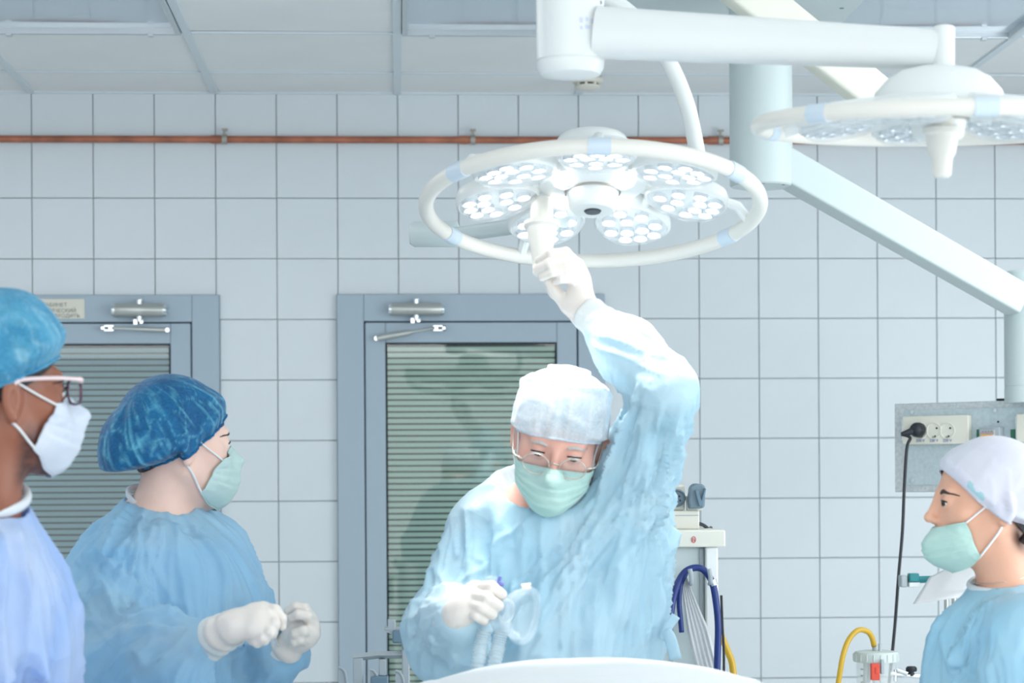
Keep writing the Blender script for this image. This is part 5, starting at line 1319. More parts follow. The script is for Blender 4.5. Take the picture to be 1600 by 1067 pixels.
    build_cloth('gown', M['gownA'], root, lo, hi, .0052, gp, fl, base=.0035, seed=11, calm=[(nb, .085), (mix(El, Wl, .9), .03), (Wr, .03)])
    # collar band
    nk = H.w((0, -.03, -.095)); cpt = mix(nb, nk, .40); axv = (nk - nb) / np.linalg.norm(nk - nb); e1 = np.cross(axv, [0, 1.0, 0]); e1 /= np.linalg.norm(e1); e2 = np.cross(axv, e1)
    G = [[cpt + axv * (hh * .052 - .026) + (e1 * math.cos(a) * 1.06 + e2 * math.sin(a)) * (.0900 - .006 * hh + .0012 * math.sin(9 * a)) for a in np.linspace(0, 2 * math.pi, 60, endpoint=False)] for hh in np.linspace(0, 1, 6)]
    grid_mesh('collar', G, M['collar'], root, wrap=True, solid=.002)
    # cuffs
    def cuff(A, B, r0, r1, m=M['cuff'], nm='cuff'):
        A, B = V3(A), V3(B); ax = B - A; L = np.linalg.norm(ax); ax /= L; e1 = np.cross(ax, [0.2, 1.0, 0.1]); e1 /= np.linalg.norm(e1); e2 = np.cross(ax, e1)
        G = [[A + ax * L * q + (e1 * math.cos(a) + e2 * math.sin(a)) * (r0 + (r1 - r0) * q + .0012 * math.sin(q * 16) + .0008 * math.sin(a * 7 + q * 5)) for a in np.linspace(0, 2 * math.pi, 48, endpoint=False)] for q in np.linspace(0, 1, 20)]
        grid_mesh(nm, G, m, root, wrap=True, solid=.0015)
    cuff(W(957, 524, 3.935), W(915, 487, 3.965), .0395, .0300)
    cuff(W(703, 975, 3.85), W(727, 962, 3.815), .036, .031)
    # cap: square-fronted surgeon's cap with a puffed crown
    seamU = R(6)
    def crease(u, v):
        du = (u - seamU + math.pi) % (2 * math.pi) - math.pi
        return .0045 * np.exp(-(du / .05) ** 2) * (v > .5) + .006 * np.exp(-((v - .50) / .025) ** 2) - .007 * np.clip((.48 - v) / .1, 0, 1) * (v > .2)
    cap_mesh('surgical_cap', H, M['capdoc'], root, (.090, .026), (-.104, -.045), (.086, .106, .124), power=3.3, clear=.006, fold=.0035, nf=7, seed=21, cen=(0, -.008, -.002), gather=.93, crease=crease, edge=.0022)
    hair_mesh(H, M['hairgrey'], root, (.075, .045), (-.100, -.045), thick=.004)
    face_mask(H, M['mint'], root, um=62, top=-.024, bot=-.128, side_top=-.034, side_bot=-.085, tent=.006, seed=31, puff=.010)
    eyes(H, root, (0, -.5), browm='hairgrey')
    # spectacles
    gl = None
    for s in (-1, 1):
        pts = [H.w((s * .0325 + .0235 * math.cos(a), .1115 - .10 * (.0235 * math.cos(a)) * s - .004, -.012 + .0195 * math.sin(a))) for a in np.linspace(0, 2 * math.pi, 40, endpoint=False)]
        e = MB(); e.tube([Vector(p) for p in pts], .0012, 8, closed=True)
        if gl is None: gl = part('spectacles', e, M['wire'], root, smooth=180)
        else: part('rim', e, M['wire'], gl, smooth=180)
        ln = MB(); c = np.mean(pts, 0); fwd = H.R @ np.array([0, 1, 0])
        ln.add([c + fwd * .0016] + [c + (p - c) * .55 + fwd * .0011 for p in pts] + list(pts), [(0, 1 + k, 1 + (k + 1) % 40) for k in range(40)] + [(1 + k, 41 + k, 41 + (k + 1) % 40, 1 + (k + 1) % 40) for k in range(40)]); part('lens', ln, M['lens'], gl, smooth=180)
        tm = MB(); tm.tube(catmull([H.w((s * .056, .104, -.008)), H.w((s * .0735, .092, -.006)), H.w((s * .079, .04, -.002)), H.w((s * .079, -.004, .006))], 5), .0013, 8); part('temple', tm, M['wire'], gl, smooth=180)
        ring_tube('hinge', [H.w((s * .058, .103, -.008)), H.w((s * .068, .099, -.007))], .0022, M['wire'], gl, closed=False)
    ring_tube('bridge', catmull([H.w((-.0105, .107, -.008)), H.w((0, .1135, -.004)), H.w((.0105, .107, -.008))], 5), .0014, M['wire'], gl, closed=False)
    # upper hand round the lamp handle
    q = 3.975
    glove(root, W(908, 480, q), W(926, 500, q - .008), None,
          [[W(902, 413, q + .005), W(884, 394, q - .022), W(860, 396, q - .028), W(842, 407, q - .012)],
           [W(905, 424, q + .003), W(884, 407, q - .026), W(858, 412, q - .031), W(839, 421, q - .014)],
           [W(906, 437, q + .000), W(886, 421, q - .028), W(863, 425, q - .031), W(847, 433, q - .016)],
           [W(906, 452, q - .002), W(893, 437, q - .024), W(877, 436, q - .028), W(868, 440, q - .018)]],
          [W(886, 476, q + .004), W(867, 456, q + .006), W(852, 428, q + .000)], palm_r=.0185, fr=.0090, cuff_r=.028)
    # lower hand round the breathing mask's connector
    q = 3.80
    glove(root, W(718, 958, q + .005), W(707, 970, q + .03), None,
          [[W(743, 918, q + .006), W(768, 917, q - .016), W(784, 929, q - .010)],
           [W(734, 930, q - .002), W(760, 934, q - .028), W(779, 947, q - .020)],
           [W(731, 943, q - .006), W(752, 949, q - .030), W(769, 960, q - .022)],
           [W(728, 955, q - .006), W(744, 962, q - .026), W(756, 970, q - .020)]],
          [W(738, 928, q + .03), W(758, 930, q + .036), W(776, 932, q + .03)], palm_r=.0185, fr=.0100, cuff_r=.030)
    # tie knot at the side of the gown
    kn = MB()
    kn.tube(catmull([W(1036, 1000, 3.99), W(1045, 978, 3.985), W(1056, 962, 3.98)], 5), .009, 10, flat=.4)
    kn.tube(catmull([W(1040, 985, 3.985), W(1048, 1000, 3.98), W(1056, 1030, 3.98)], 5), .012, 10, flat=.4)
    part('gown_tie', kn, M['gownA'], root, smooth=180)
surgeon()

# ---------------------------------------------------------------- nurse in the blue bouffant, left
def nurse_left():
    H = Head(W(279, 692, 4.10), R(119), R(2), R(0), 1.0, eye=.0055, fem=1.0)
    az = R(62)
    root = thing('nurse', (*W(245, 1000, 4.12)[:2], 0), 'person in light blue gown and dark teal bouffant cap looking away, gloved hands raised', 'person')
    ch = W(250, 905, 4.12); xr = np.array([-math.cos(az), -math.sin(az), 0]); fw = np.array([math.sin(az), -math.cos(az), 0])
    Sn, En, Wn = W(176, 892, 3.98), W(166, 1045, 3.88), W(338, 992, 3.745)
    Sf, Ef, Wf = W(330, 872, 4.26), W(392, 1030, 4.20), W(444, 1010, 3.985)
    nb = W(236, 806, 4.10); pel = np.array([W(235, 1000, 4.12)[0], W(235, 1000, 4.12)[1], .92])
    def bp(fd):
        fd.ell(ch, (.145, .105, .17), az, k=.05); fd.ell(pel + [0, 0, .12], (.13, .10, .18), az, k=.06); fd.ell(pel, (.165, .115, .12), az, k=.06)
        fd.cap(nb - [0, 0, .05], H.w((0, -.03, -.085)), .044, .039, k=.025); fd.cap(mix(ch, Sn, .5) + [0, 0, .05], mix(ch, Sf, .5) + [0, 0, .05], .05, .05, k=.06)
        fd.cap(Sn + [.004, -.008, -.01], En + [0, -.012, 0], .047, .047, k=.04); fd.cap(En + [0, -.010, 0], Wn, .045, .026, k=.03); fd.cap(Sf, Ef, .048, .040, k=.04); fd.cap(Ef, Wf, .038, .025, k=.03)
        legs(fd, pel, az)
    A = np.array([Sn, En, Wn, Sf, Ef, Wf, ch, H.c]); lo = A.min(0) - .16; hi = A.max(0) + .16; lo[2] = -.004; lo[1] = min(lo[1], pel[1] - .26); hi[1] = max(hi[1], pel[1] + .26); lo[0] = min(lo[0], pel[0] - .25); hi[0] = max(hi[0], pel[0] + .3)
    build_body('body', H, root, 'skinfair', 'scrubb', bp, lo, hi, float(nb[2]) - .055, None, arms=[(Sn, En, .06), (En, Wn, .06), (Sf, Ef, .06), (Ef, Wf, .06)])
    def gp(fd):
        fd.ell(W(255, 930, 4.12), (.178, .138, .19), az, k=.05); fd.ell(W(322, 940, 4.08), (.11, .09, .12), az, k=.06)
        fd.cap(W(250, 1000, 4.12), np.array([pel[0], pel[1], .36]), .175, .215, k=.08)
        fd.cap(mix(ch, Sn, .6) + [0, 0, .035], mix(ch, Sf, .6) + [0, 0, .035], .058, .058, k=.06)
        fd.cap(nb - [0, 0, .045], nb + [0, 0, .0], .070, .056, k=.035)
        fd.cap(Sn, En, .070, .080, k=.03); fd.cap(mix(Sn, En, .5) + [-.02, 0, 0], mix(Sn, En, .9) + [-.02, 0, 0], .078, .075, k=.05)
        fd.cap(En, mix(En, Wn, .45), .084, .074, k=.035); fd.cap(mix(En, Wn, .45), mix(En, Wn, .86), .070, .036, k=.03)
        fd.cap(En + [0, 0, -.03], mix(En, Wn, .7) + [0, 0, -.05], .07, .05, k=.05)
        fd.cap(Sf, Ef, .082, .072, k=.05); fd.cap(Ef, mix(Ef, Wf, .9), .066, .050, k=.03); fd.cap(mix(Ef, Wf, .4) + [0, 0, -.03], mix(Ef, Wf, .9) + [0, 0, -.025], .05, .035, k=.03)
        # creases in the crook of the near arm
        B0 = W(255, 985, 3.86); fd.cap(W(215, 1010, 3.80), W(310, 975, 3.80), .010, .008, k=.015, sub=True); fd.cap(W(235, 880, 3.86), W(255, 985, 3.82), .014, .012, k=.02, sub=True)
        fd.cap(W(120, 985, 3.85), W(250, 990, 3.80), .012, .010, k=.022); fd.cap(W(185, 1040, 3.79), W(285, 1005, 3.76), .012, .010, k=.022)
        fd.cap(W(190, 800, 4.02), W(150, 960, 3.87), .012, .010, k=.03); fd.cap(W(245, 830, 3.98), W(258, 960, 3.95), .012, .008, k=.03)
        nk = H.w((0, -.03, -.09)); fd.cap(mix(nb, nk, -.1), mix(nb, nk, 1.6), .0495, .080, k=.004, sub=True)
    lo2 = A.min(0) - .17; hi2 = A.max(0) + .17; hi2[2] = nb[2] + .08; lo2[2] = .34; lo2[1] = min(lo2[1], pel[1] - .26); hi2[1] = max(hi2[1], pel[1] + .26)
    fl = [dict(A=Sn, B=En, reach=.14, amp=.012, fa=4, fl=1.6, twist=1.2, seed=41), dict(A=En, B=Wn, reach=.13, amp=.014, fa=3.5, fl=2.4, twist=1.5, seed=42),
          dict(A=Sf, B=Ef, reach=.12, amp=.008, fa=4, fl=1.2, seed=43), dict(A=Ef, B=Wf, reach=.10, amp=.010, fa=4, fl=2.2, seed=44),
          dict(A=nb, B=np.array([pel[0], pel[1], .4]), reach=.30, amp=.013, fa=6, fl=1.2, twist=.4, seed=45), dict(A=W(225, 800, 4.0), B=W(180, 1000, 3.9), reach=.15, amp=.009, fa=6, fl=.8, seed=46)]
    build_cloth('gown', M['gownB'], root, lo2, hi2, .0052, gp, fl, base=.0035, seed=17, calm=[(nb, .068), (mix(En, Wn, .92), .03), (Wf, .03)])
    nk = H.w((0, -.03, -.09)); axv = (nk - nb); axv /= np.linalg.norm(axv); cpt = nb + axv * .028; e1 = np.cross(axv, [0, 1.0, 0]); e1 /= np.linalg.norm(e1); e2 = np.cross(axv, e1)
    ring_tube('collar', [cpt + (e1 * math.cos(a) * 1.05 + e2 * math.sin(a)) * .0540 for a in np.linspace(0, 2 * math.pi, 60, endpoint=False)], .0068, M['collar'], root, flat=.7)
    def sw(U, V):
        return .16 * np.clip(-np.cos(U), 0, 1) ** 1.5 * np.clip(V * 1.4, 0, 1) + .02 * np.sin(U * 3)
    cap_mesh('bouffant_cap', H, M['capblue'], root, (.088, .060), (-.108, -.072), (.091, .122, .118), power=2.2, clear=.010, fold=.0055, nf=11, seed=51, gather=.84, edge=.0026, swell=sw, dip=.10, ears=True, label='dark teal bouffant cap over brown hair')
    hair_mesh(H, M['hairdark'], root, (.070, .066), (-.098, -.080), thick=.007, gather=.96)
    face_mask(H, M['mintpale'], root, um=50, um2=68, top=-.012, bot=-.124, side_top=-.030, side_bot=-.092, tent=.008, seed=33, puff=.012)
    eyes(H, root, (0, -.05))
    # gloves and rolled cuffs
    def cuff(A, B, r0, r1):
        A, B = V3(A), V3(B); ax = B - A; L = np.linalg.norm(ax); ax /= L; e1 = np.cross(ax, [0.2, 1.0, 0.1]); e1 /= np.linalg.norm(e1); e2 = np.cross(ax, e1)
        G = [[A + ax * L * q_ + (e1 * math.cos(a) + e2 * math.sin(a)) * (r0 + (r1 - r0) * q_ + .0016 * math.sin(q_ * 20 + math.sin(a * 2))) for a in np.linspace(0, 2 * math.pi, 48, endpoint=False)] for q_ in np.linspace(0, 1, 24)]
        grid_mesh('cuff', G, M['cuff'], root, wrap=True, solid=.0015)
    cuff(W(322, 1002, 3.77), W(362, 982, 3.725), .0365, .0300); cuff(W(436, 1018, 3.995), W(455, 1000, 3.96), .034, .028)
    q = 3.70
    glove(root, W(366, 978, q + .01), W(346, 989, q + .03), None,
          [[W(412, 950, q + .020), W(430, 953, q + .012), W(440, 966, q + .010), W(441, 979, q + .012)],
           [W(418, 962, q + .004), W(429, 975, q - .010), W(425, 990, q - .006), W(412, 994, q + .002)],
           [W(416, 974, q - .006), W(422, 988, q - .018), W(413, 1000, q - .012), W(401, 1000, q)],
           [W(409, 985, q - .010), W(411, 997, q - .018), W(402, 1005, q - .010), W(393, 1002, q + .002)]],
          [W(392, 962, q + .035), W(416, 968, q + .045), W(436, 972, q + .035)], palm_r=.0180, fr=.0090, cuff_r=.031)
    q = 3.93
    glove(root, W(468, 992, q + .02), W(450, 1012, q + .035), None,
          [[W(484, 966, q), W(476, 951, q - .004), W(462, 948, q - .004), W(450, 954, q)],
           [W(488, 978, q - .004), W(480, 962, q - .022), W(466, 960, q - .026), W(456, 965, q - .02)],
           [W(487, 990, q - .006), W(474, 986, q - .028), W(461, 990, q - .026), W(455, 994, q - .018)],
           [W(482, 999, q - .002), W(470, 1000, q - .024), W(460, 1003, q - .022), W(454, 1003, q - .014)]],
          [W(466, 978, q + .02), W(456, 972, q + .012), W(449, 968, q + .004)], palm_r=.0180, fr=.0090, cuff_r=.028)
nurse_left()

# ---------------------------------------------------------------- nurse in the white cap, right
def nurse_right():
    H = Head(W(1540, 785, 3.85), R(-92), R(0), R(0), .94, eye=.0040, fem=1.0)
    az = R(-78)
    root = thing('nurse', (*W(1575, 1000, 3.87)[:2], 0), 'person in light blue gown, smooth white cap and mint mask facing left', 'person')
    ch = W(1580, 1045, 3.87); Sn, Sf = W(1612, 1000, 3.68), W(1575, 1000, 4.04); nb = W(1566, 922, 3.865)
    En, Wn = W(1618, 1180, 3.64), W(1480, 1230, 3.62); Ef, Wf = W(1570, 1180, 4.06), W(1450, 1230, 4.0)
    pel = np.array([ch[0], ch[1], .86])
    def bp(fd):
        fd.ell(ch, (.14, .10, .16), az, k=.05); fd.ell(pel + [0, 0, .12], (.13, .10, .18), az, k=.06); fd.ell(pel, (.16, .115, .12), az, k=.06)
        fd.cap(nb - [0, 0, .05], H.w((0, -.026, -.085)), .044, .039, k=.025); fd.cap(mix(ch, Sn, .6) + [0, 0, .02], mix(ch, Sf, .6) + [0, 0, .02], .05, .05, k=.06)
        for a, b, c in ((Sn, En, Wn), (Sf, Ef, Wf)): fd.cap(a, b, .047, .039, k=.04); fd.cap(b, c, .038, .024, k=.03); fd.cap(c, c + (c - b) / np.linalg.norm(c - b) * .13, .026, .018, k=.02)
        legs(fd, pel, az)
    A = np.array([Sn, En, Wn, Sf, Ef, Wf, ch, H.c]); lo = A.min(0) - .17; hi = A.max(0) + .17; lo[2] = -.004; lo[0] = min(lo[0], pel[0] - .28); hi[0] = max(hi[0], pel[0] + .25)
    def dk(L):
        nape = np.clip((-.03 - L[:, 1]) / .02, 0, 1) * np.clip((L[:, 2] + .10) / .03, 0, 1); return nape * .75
    build_body('body', H, root, 'skinwarm', 'scrubw', bp, lo, hi, float(nb[2]) - .05, dk, arms=[(En, Wn, .06), (Ef, Wf, .06)])
    def gp(fd):
        fd.ell(W(1585, 1075, 3.87), (.165, .122, .16), az, k=.05); fd.ell(W(1555, 1065, 3.87), (.12, .085, .11), az, k=.05)
        fd.cap(ch, np.array([pel[0], pel[1], .36]), .14, .205, k=.06)
        fd.cap(mix(ch, Sn, .7) + [0, 0, .02], mix(ch, Sf, .7) + [0, 0, .02], .060, .060, k=.06)
        fd.cap(nb - [0, 0, .045], nb + [0, 0, -.004], .072, .057, k=.035)
        fd.cap(Sn, En, .074, .066, k=.05); fd.cap(En, Wn, .064, .045, k=.04); fd.cap(Sf, Ef, .074, .066, k=.05); fd.cap(Ef, Wf, .064, .045, k=.04)
        fd.cap(W(1545, 955, 3.76), W(1490, 1030, 3.76), .012, .008, k=.03); fd.cap(W(1590, 960, 3.72), W(1560, 1067, 3.68), .012, .01, k=.03)
        nk = H.w((0, -.026, -.09)); fd.cap(mix(nb, nk, -.1), mix(nb, nk, 1.6), .0515, .08, k=.004, sub=True)
    lo2 = A.min(0) - .17; hi2 = A.max(0) + .17; hi2[2] = nb[2] + .06; lo2[2] = .34; lo2[0] = min(lo2[0], pel[0] - .28); hi2[0] = max(hi2[0], pel[0] + .25)
    fl = [dict(A=Sn, B=En, reach=.12, amp=.010, fa=4, fl=1.0, seed=61), dict(A=Sf, B=Ef, reach=.12, amp=.008, fa=4, fl=1.0, seed=62),
          dict(A=nb, B=np.array([pel[0], pel[1], .4]), reach=.30, amp=.009, fa=6, fl=1.4, seed=63), dict(A=W(1545, 940, 3.8), B=W(1500, 1080, 3.75), reach=.15, amp=.007, fa=5, fl=.7, seed=64)]
    build_cloth('gown', M['gownC'], root, lo2, hi2, .0055, gp, fl, base=.003, seed=19, calm=[(nb, .07)])
    nk = H.w((0, -.026, -.09)); axv = (nk - nb); axv /= np.linalg.norm(axv); cpt = nb + axv * .013; e1 = np.cross(axv, [0, 1.0, 0]); e1 /= np.linalg.norm(e1); e2 = np.cross(axv, e1)
    ring_tube('collar', [cpt + (e1 * math.cos(a) + e2 * math.sin(a)) * .0560 for a in np.linspace(0, 2 * math.pi, 60, endpoint=False)], .0066, M['collar'], root, flat=.8)
    # inner white tee showing at the neck, and a thin chain
    ring_tube('neck_chain', [mix(nb, nk, .34) + (e1 * math.cos(a) + e2 * math.sin(a)) * .0525 + np.array([0, 0, -.006]) * math.cos(a * 1 + 1) for a in np.linspace(0, 2 * math.pi, 60, endpoint=False)], .0009, M['wire'], root)
    def sw(U, V): return .05 * np.clip(-np.cos(U), 0, 1) * np.clip(V * 1.4, 0, 1)
    cap = cap_mesh('cloth_cap', H, M['capwhite'], root, (.088, .066), (-.105, -.058), (.088, .116, .108), power=2.1, clear=.0065, fold=.0022, nf=6, seed=71, gather=.90, edge=.0016, swell=sw, off=.006, dip=.20, ears=True, label='smooth white cloth cap')
    # turned-up hem band of the cap with a tiny woven tag
    C, d, r, U, V, rh = shell(H, (.088, .066), (-.105, -.058), (.088, .116, .108), power=2.1, gather=.90, off=.0085, nu=120, nv=56, dip=.20, ears=True)
    G = H.w((C + d * (r + .0)[..., None]).reshape(-1, 3)).reshape(*U.shape, 3)[47:]
    grid_mesh('cap_band', G, M['capwhite'], cap, wrap=True, solid=.0008)
    G2 = H.w((C + d * (r + .0012)[..., None]).reshape(-1, 3)).reshape(*U.shape, 3)
    grid_mesh('woven_tag', G2[49:54, 96:105], mat('woven_tag', (166, 206, 214), .7), cap)
    hair_mesh(H, M['hairdark'], root, (.072, .055), (-.092, -.078), thick=.004, gather=.96)
    bn = MB(); bn.tube(catmull([H.w((-.045, -.060, -.062)), H.w((-.040, -.080, -.080)), H.w((-.030, -.095, -.098))], 5), [.012, .012, .011, .010, .009, .008, .007, .006, .005, .004, .002], 10); part('loose_hair', bn, M['hairdark'], root, smooth=180)
    face_mask(H, M['mint'], root, um=52, um2=66, top=-.047, bot=-.130, side_top=-.036, side_bot=-.100, tent=.004, seed=35, puff=.010)
    eyes(H, root, (-.40, -.22))
nurse_right()

# ---------------------------------------------------------------- man at the left edge
def man_left():
    H = Head(W(-2, 616, 3.25), R(124), R(-2), R(0), 1.0, eye=.0055)
    az = R(95)
    root = thing('assistant', (*W(-95, 1000, 3.3)[:2], 0), 'person in periwinkle gown, sky blue bouffant cap, white mask and glasses at left edge', 'person')
    ch = W(-95, 985, 3.3); Sn, Sf = W(-100, 890, 3.10), W(-60, 885, 3.48); nb = W(-28, 802, 3.27)
    En, Wn = W(-90, 1130, 3.06), W(40, 1250, 3.0); Ef, Wf = W(-60, 1130, 3.5), W(60, 1230, 3.42)
    pel = np.array([ch[0], ch[1], .95])
    def bp(fd):
        fd.ell(ch, (.165, .11, .20), az, k=.05); fd.ell(pel + [0, 0, .12], (.15, .105, .18), az, k=.06); fd.ell(pel, (.165, .115, .12), az, k=.06)
        fd.cap(nb - [0, 0, .06], H.w((0, -.03, -.085)), .060, .053, k=.04); fd.cap(mix(ch, Sn, .6) + [0, 0, .02], mix(ch, Sf, .6) + [0, 0, .02], .06, .06, k=.06)
        for a, b, c in ((Sn, En, Wn), (Sf, Ef, Wf)): fd.cap(a, b, .054, .044, k=.04); fd.cap(b, c, .043, .028, k=.03); fd.cap(c, c + (c - b) / np.linalg.norm(c - b) * .15, .030, .02, k=.02)
        legs(fd, pel, az)
    A = np.array([Sn, En, Wn, Sf, Ef, Wf, ch, H.c]); lo = A.min(0) - .18; hi = A.max(0) + .18; lo[2] = -.004; lo[0] = min(lo[0], pel[0] - .25); hi[0] = max(hi[0], pel[0] + .3)
    def dk(L):
        x, y, z = L[:, 0], L[:, 1], L[:, 2]
        jaw = np.clip((-.036 - z + .20 * np.clip(y - .03, 0, 1)) / .03, 0, 1) * np.clip((y + .008) / .022, 0, 1) * np.clip((z + .145) / .02, 0, 1)
        side = np.clip((.028 - np.abs(y - .010)) / .012, 0, 1) * np.clip((.012 + z) / .03, 0, 1) * .5
        scalp = np.clip((z - .028 - .3 * np.clip(y, 0, 1)) / .02, 0, 1) + np.clip((-.03 - y) / .015, 0, 1) * np.clip((z + .075) / .02, 0, 1)
        side2 = np.clip((.062 - y) / .02, 0, 1) * np.clip((z - .012) / .02, 0, 1)
        n = .75 + .25 * vnoise(L * 160, 3)
        return np.clip(np.maximum.reduce([jaw * .85, scalp * .9, side2 * .55, side]) * n, 0, 1) * (np.abs(x) < .0785)
    build_body('body', H, root, 'skindark', 'scrubb', bp, lo, hi, float(nb[2]) - .05, dk, arms=[(En, Wn, .06), (Ef, Wf, .06)])
    def gp(fd):
        fd.ell(W(-95, 985, 3.3), (.20, .150, .24), az, k=.05); fd.ell(W(-40, 1000, 3.3), (.15, .135, .17), az, k=.06)
        fd.cap(ch, np.array([pel[0], pel[1], .36]), .185, .225, k=.08)
        fd.cap(mix(ch, Sn, .6) + [0, 0, .03], mix(ch, Sf, .6) + [0, 0, .03], .070, .070, k=.06)
        fd.cap(nb - [0, 0, .05], nb + [0, 0, .0], .080, .070, k=.035)
        fd.cap(Sn, En, .078, .070, k=.05); fd.cap(En, Wn, .068, .048, k=.04); fd.cap(Sf, Ef, .078, .070, k=.05); fd.cap(Ef, Wf, .068, .048, k=.04)
        nk = H.w((0, -.03, -.09)); fd.cap(mix(nb, nk, -.1), mix(nb, nk, 1.6), .064, .10, k=.004, sub=True)
        fd.cap(W(20, 840, 3.2), W(70, 1060, 3.16), .014, .012, k=.03); fd.cap(W(-10, 850, 3.16), W(20, 1060, 3.12), .012, .012, k=.03)
    lo2 = A.min(0) - .18; hi2 = A.max(0) + .18; hi2[2] = nb[2] + .06; lo2[2] = .34; lo2[0] = min(lo2[0], pel[0] - .25); hi2[0] = max(hi2[0], pel[0] + .3)
    fl = [dict(A=Sn, B=En, reach=.13, amp=.012, fa=4, fl=1.0, seed=81), dict(A=Sf, B=Ef, reach=.13, amp=.010, fa=4, fl=1.0, seed=82), dict(A=nb, B=np.array([pel[0], pel[1], .4]), reach=.32, amp=.011, fa=7, fl=1.4, seed=83)]
    build_cloth('gown', M['gownD'], root, lo2, hi2, .0062, gp, fl, base=.0035, seed=23, calm=[(nb, .07)])
    nk = H.w((0, -.03, -.09)); axv = (nk - nb); axv /= np.linalg.norm(axv); cpt = nb + axv * .028; e1 = np.cross(axv, [0, 1.0, 0]); e1 /= np.linalg.norm(e1); e2 = np.cross(axv, e1)
    ring_tube('collar', [cpt + (e1 * math.cos(a) + e2 * math.sin(a)) * .0665 for a in np.linspace(0, 2 * math.pi, 60, endpoint=False)], .0085, M['collar'], root, flat=.7)
    def sw(U, V): return .10 * np.clip(-np.cos(U), 0, 1) * np.clip(V * 1.4, 0, 1) + .02 * np.sin(U * 4)
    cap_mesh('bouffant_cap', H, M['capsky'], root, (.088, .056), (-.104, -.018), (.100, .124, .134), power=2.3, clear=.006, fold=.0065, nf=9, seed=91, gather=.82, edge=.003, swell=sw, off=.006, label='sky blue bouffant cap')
    hair_mesh(H, M['hairblack'], root, (.074, .045), (-.102, -.055), thick=.003, gather=.97)
    face_mask(H, M['maskwhite'], root, um=50, um2=70, top=-.014, bot=-.126, side_top=-.018, side_bot=-.082, tent=.010, seed=37, puff=.014)
    eyes(H, root, (0, -.05), browm='hairblack')
    gl = None
    for s in (-1, 1):
        pts = [H.w((s * (.034 + .027 * math.copysign(abs(math.cos(a)) ** .7, math.cos(a)) * 1.0), .1075 - .16 * max(0, (s * s) * .027 * math.cos(a)) , .002 + .0195 * math.copysign(abs(math.sin(a)) ** .8, math.sin(a)))) for a in np.linspace(0, 2 * math.pi, 40, endpoint=False)]
        e = MB(); e.tube([Vector(p) for p in pts], .0021, 8, closed=True)
        if gl is None: gl = part('spectacles', e, M['plum'], root, smooth=180, label='plum rimmed glasses with pale temples')
        else: part('rim', e, M['plum'], gl, smooth=180)
        ln = MB(); c = np.mean(pts, 0); ln.add([c] + list(pts), [(0, 1 + k, 1 + (k + 1) % 40) for k in range(40)]); part('lens', ln, M['lens'], gl, smooth=180)
        tm = MB(); tm.tube(catmull([H.w((s * .062, .102, .016)), H.w((s * .0755, .096, .018)), H.w((s * .081, .05, .020)), H.w((s * .083, .0, .018)), H.w((s * .083, -.012, .012))], 5), .0030, 10, flat=.6); part('temple', tm, M['wirepink'], gl, smooth=180)
        ring_tube('hinge', [H.w((s * .060, .104, .016)), H.w((s * .0765, .094, .018))], .0042, M['wirepink'], gl, closed=False)
    ring_tube('bridge', catmull([H.w((-.009, .1085, .006)), H.w((0, .113, .010)), H.w((.009, .1085, .006))], 5), .0022, M['plum'], gl, closed=False)
man_left()

# ================================================================== TABLE, DRAPE, BREATHING MASK
tx = float(W(922, 1040, 3.5)[0])
top_z = float(W(950, 1022, 3.62)[2])
ot = thing('operating_table', (tx, 2.75, 0), 'operating table hidden beneath the white drape in the foreground', 'table')
part('mattress', MB().box((tx - .22, 1.75, .86), (tx + .22, 3.52, .94)), M['slate'], ot, bevel=.02)
part('table_top', MB().box((tx - .22, 1.75, .82), (tx + .22, 3.52, .86)), M['steel'], ot, bevel=.004)
part('column', MB().box((tx - .12, 2.45, .10), (tx + .12, 2.85, .82)), M['steel'], ot, bevel=.01)
part('base', MB().box((tx - .22, 2.2, 0), (tx + .22, 3.2, .10)), M['greyp'], ot, bevel=.02)
G = []
ys = np.linspace(1.70, 3.60, 60); us = np.linspace(-1, 1, 90)
for y in ys:
    row = []; f = 1 - max(0, (y - 3.50) / .10) ** 2 if y > 3.50 else 1.0
    for u in us:
        # across: flat crown that rounds over and hangs at both sides
        a = abs(u); hw = .272
        if a < .62: x = a / .62 * hw * .90; z = top_z - .032 * (a / .62) ** 2.4
        else:
            q = (a - .62) / .38; x = hw * .90 + .055 * math.sin(min(1, q * 2.2) * math.pi / 2); z = top_z - .032 - .05 * (1 - math.cos(min(1, q * 2.2) * math.pi / 2)) - max(0, q - .2) * .62
        row.append((tx + math.copysign(x, u), y, z - (1 - f) * .05))
    G.append(row)
Gd = np.array(G); shp = Gd.shape; P = Gd.reshape(-1, 3)
nz = .006 * (ridge(P * np.array([5, 2.2, 3]) + 2, 5) - .3) + .003 * vnoise(P * 14, 8)
hang = np.clip((top_z - .05 - P[:, 2]) / .1, 0, 1)
P[:, 2] += nz * (1 - hang) * .5; P[:, 0] += np.sign(P[:, 0] - tx) * hang * .016 * np.sin(P[:, 1] * 26 + 2 * vnoise(P * 4, 3))
Gd = P.reshape(shp)
end = [[(Gd[-1][j][0], Gd[-1][j][1] + .03 * math.sin(q * 1.5) + .008 * q * math.sin(j * .5), Gd[-1][j][2] - max(0, (Gd[-1][j][2] - .62)) * q ) for j in range(shp[1])] for q in np.linspace(.05, 1, 16)]
Gd = np.concatenate([Gd, np.array(end)])
og = (tx, 2.7, .62); WL['__d'] = Vector(og)
a, b = Gd.shape[:2]; i, j = np.meshgrid(np.arange(a - 1), np.arange(b - 1), indexing='ij'); Q = np.stack([i * b + j, i * b + j + 1, (i + 1) * b + j + 1, (i + 1) * b + j], -1).reshape(-1, 4)
me = quad_mesh('surgical_drape', Gd.reshape(-1, 3), Q, og); me.materials.append(M['drape']); dr = link('surgical_drape', me, None, og)
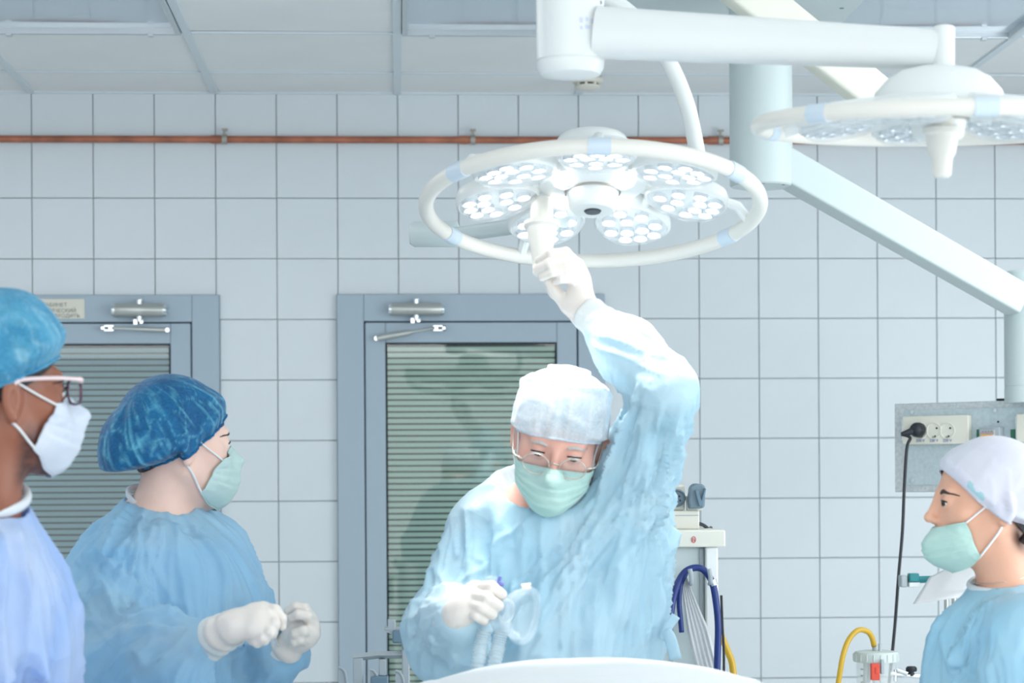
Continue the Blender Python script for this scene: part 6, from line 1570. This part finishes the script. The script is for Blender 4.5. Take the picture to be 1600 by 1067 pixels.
md = dr.modifiers.new('solid', 'SOLIDIFY'); md.thickness = .002; md.offset = 0
tag(dr, 'bright white surgical drape over the table at the lower edge', 'drape')

# clear breathing mask held by the surgeon
q = 3.80; mc = V3(W(812, 960, q - .02)); bmt = thing('breathing_mask', mc, 'clear plastic breathing mask with two ribbed hoses, held by the surgeon', 'mask')
axm = V3((.62, -.74, -.12)); axm /= np.linalg.norm(axm)
Mm = frame_matrix(mc, (0.2, 0, 1.0), axm)
dm = MB(); dm.lathe([(.010, -.046), (.013, -.040), (.018, -.036), (.030, -.026), (.039, -.010), (.041, .004)], Mm, 40, sx=1.08, sy=.84); part('dome', dm, M['maskclear'], bmt, smooth=180, solid=.0012)
cu = MB(); n = 48; cu.tube([Mm @ Vector((.040 * 1.10 * math.cos(2 * math.pi * k / n), .040 * .86 * math.sin(2 * math.pi * k / n), .010 + .004 * math.cos(4 * math.pi * k / n))) for k in range(n)], .0068, 14, closed=True); part('cushion', cu, M['maskclear'], bmt, smooth=180)
hk = MB(); hk.tube([Mm @ Vector((.020 * math.cos(2 * math.pi * k / 30), .020 * math.sin(2 * math.pi * k / 30), -.036)) for k in range(30)], .0022, 8, closed=True); part('hook_ring', hk, M['hoseclear'], bmt, smooth=180)
co = MB(); c0, c1_ = W(768, 958, q + .005), W(767, 900, q - .002); co.tube([c0, mix(c0, c1_, .7), mix(c0, c1_, .78), mix(c0, c1_, .97), c1_], [.011, .011, .0125, .0118, .006], 18); part('connector', co, M['maskclear'], bmt, smooth=60)
pc_ = MB(); a0 = mix(c0, c1_, .80); pc_.tube([mix(c0, c1_, .76), mix(c0, c1_, .86)], .0132, 18); pc_.cyl(a0 + V3((.012, 0, .0)), a0 + V3((.022, 0, -.002)), .0035, n=10); pc_.cyl(a0 + V3((.014, 0, .004)), a0 + V3((.016, 0, .012)), .003, n=10); part('violet_collar', pc_, M['purple'], bmt, smooth=40)
el = MB(); el.tube(catmull([c0, W(764, 975, q - .004), W(760, 985, q - .004)], 4), .012, 14); el.tube(catmull([W(770, 962, q), W(778, 975, q - .004), W(783, 985, q - .004)], 4), .012, 14); part('y_piece', el, M['maskclear'], bmt, smooth=180)
tb = MB(); t0 = Mm @ Vector((.046, 0, .004)); part('valve_tip', MB().cyl(t0 - Vector((.008, 0, -.002)), t0 + Vector((.008, 0, .004)), .006, n=12), mat('valve_cap', (226, 214, 196), .5), bmt)
for (pts) in ([W(757, 985, q - .004), W(752, 1008, q - .006), W(748, 1034, q - .02), W(745, 1075, q - .02)], [W(784, 985, q - .004), W(779, 1008, q - .006), W(773, 1034, q - .02), W(768, 1075, q - .02)]):
    cc = catmull(pts, 24); rr = [.0118 + .0016 * math.sin(i * 1.45) for i in range(len(cc))]
    h = MB(); h.tube(cc, rr, 16); part('ribbed_hose', h, M['hoseclear'], bmt, smooth=180)
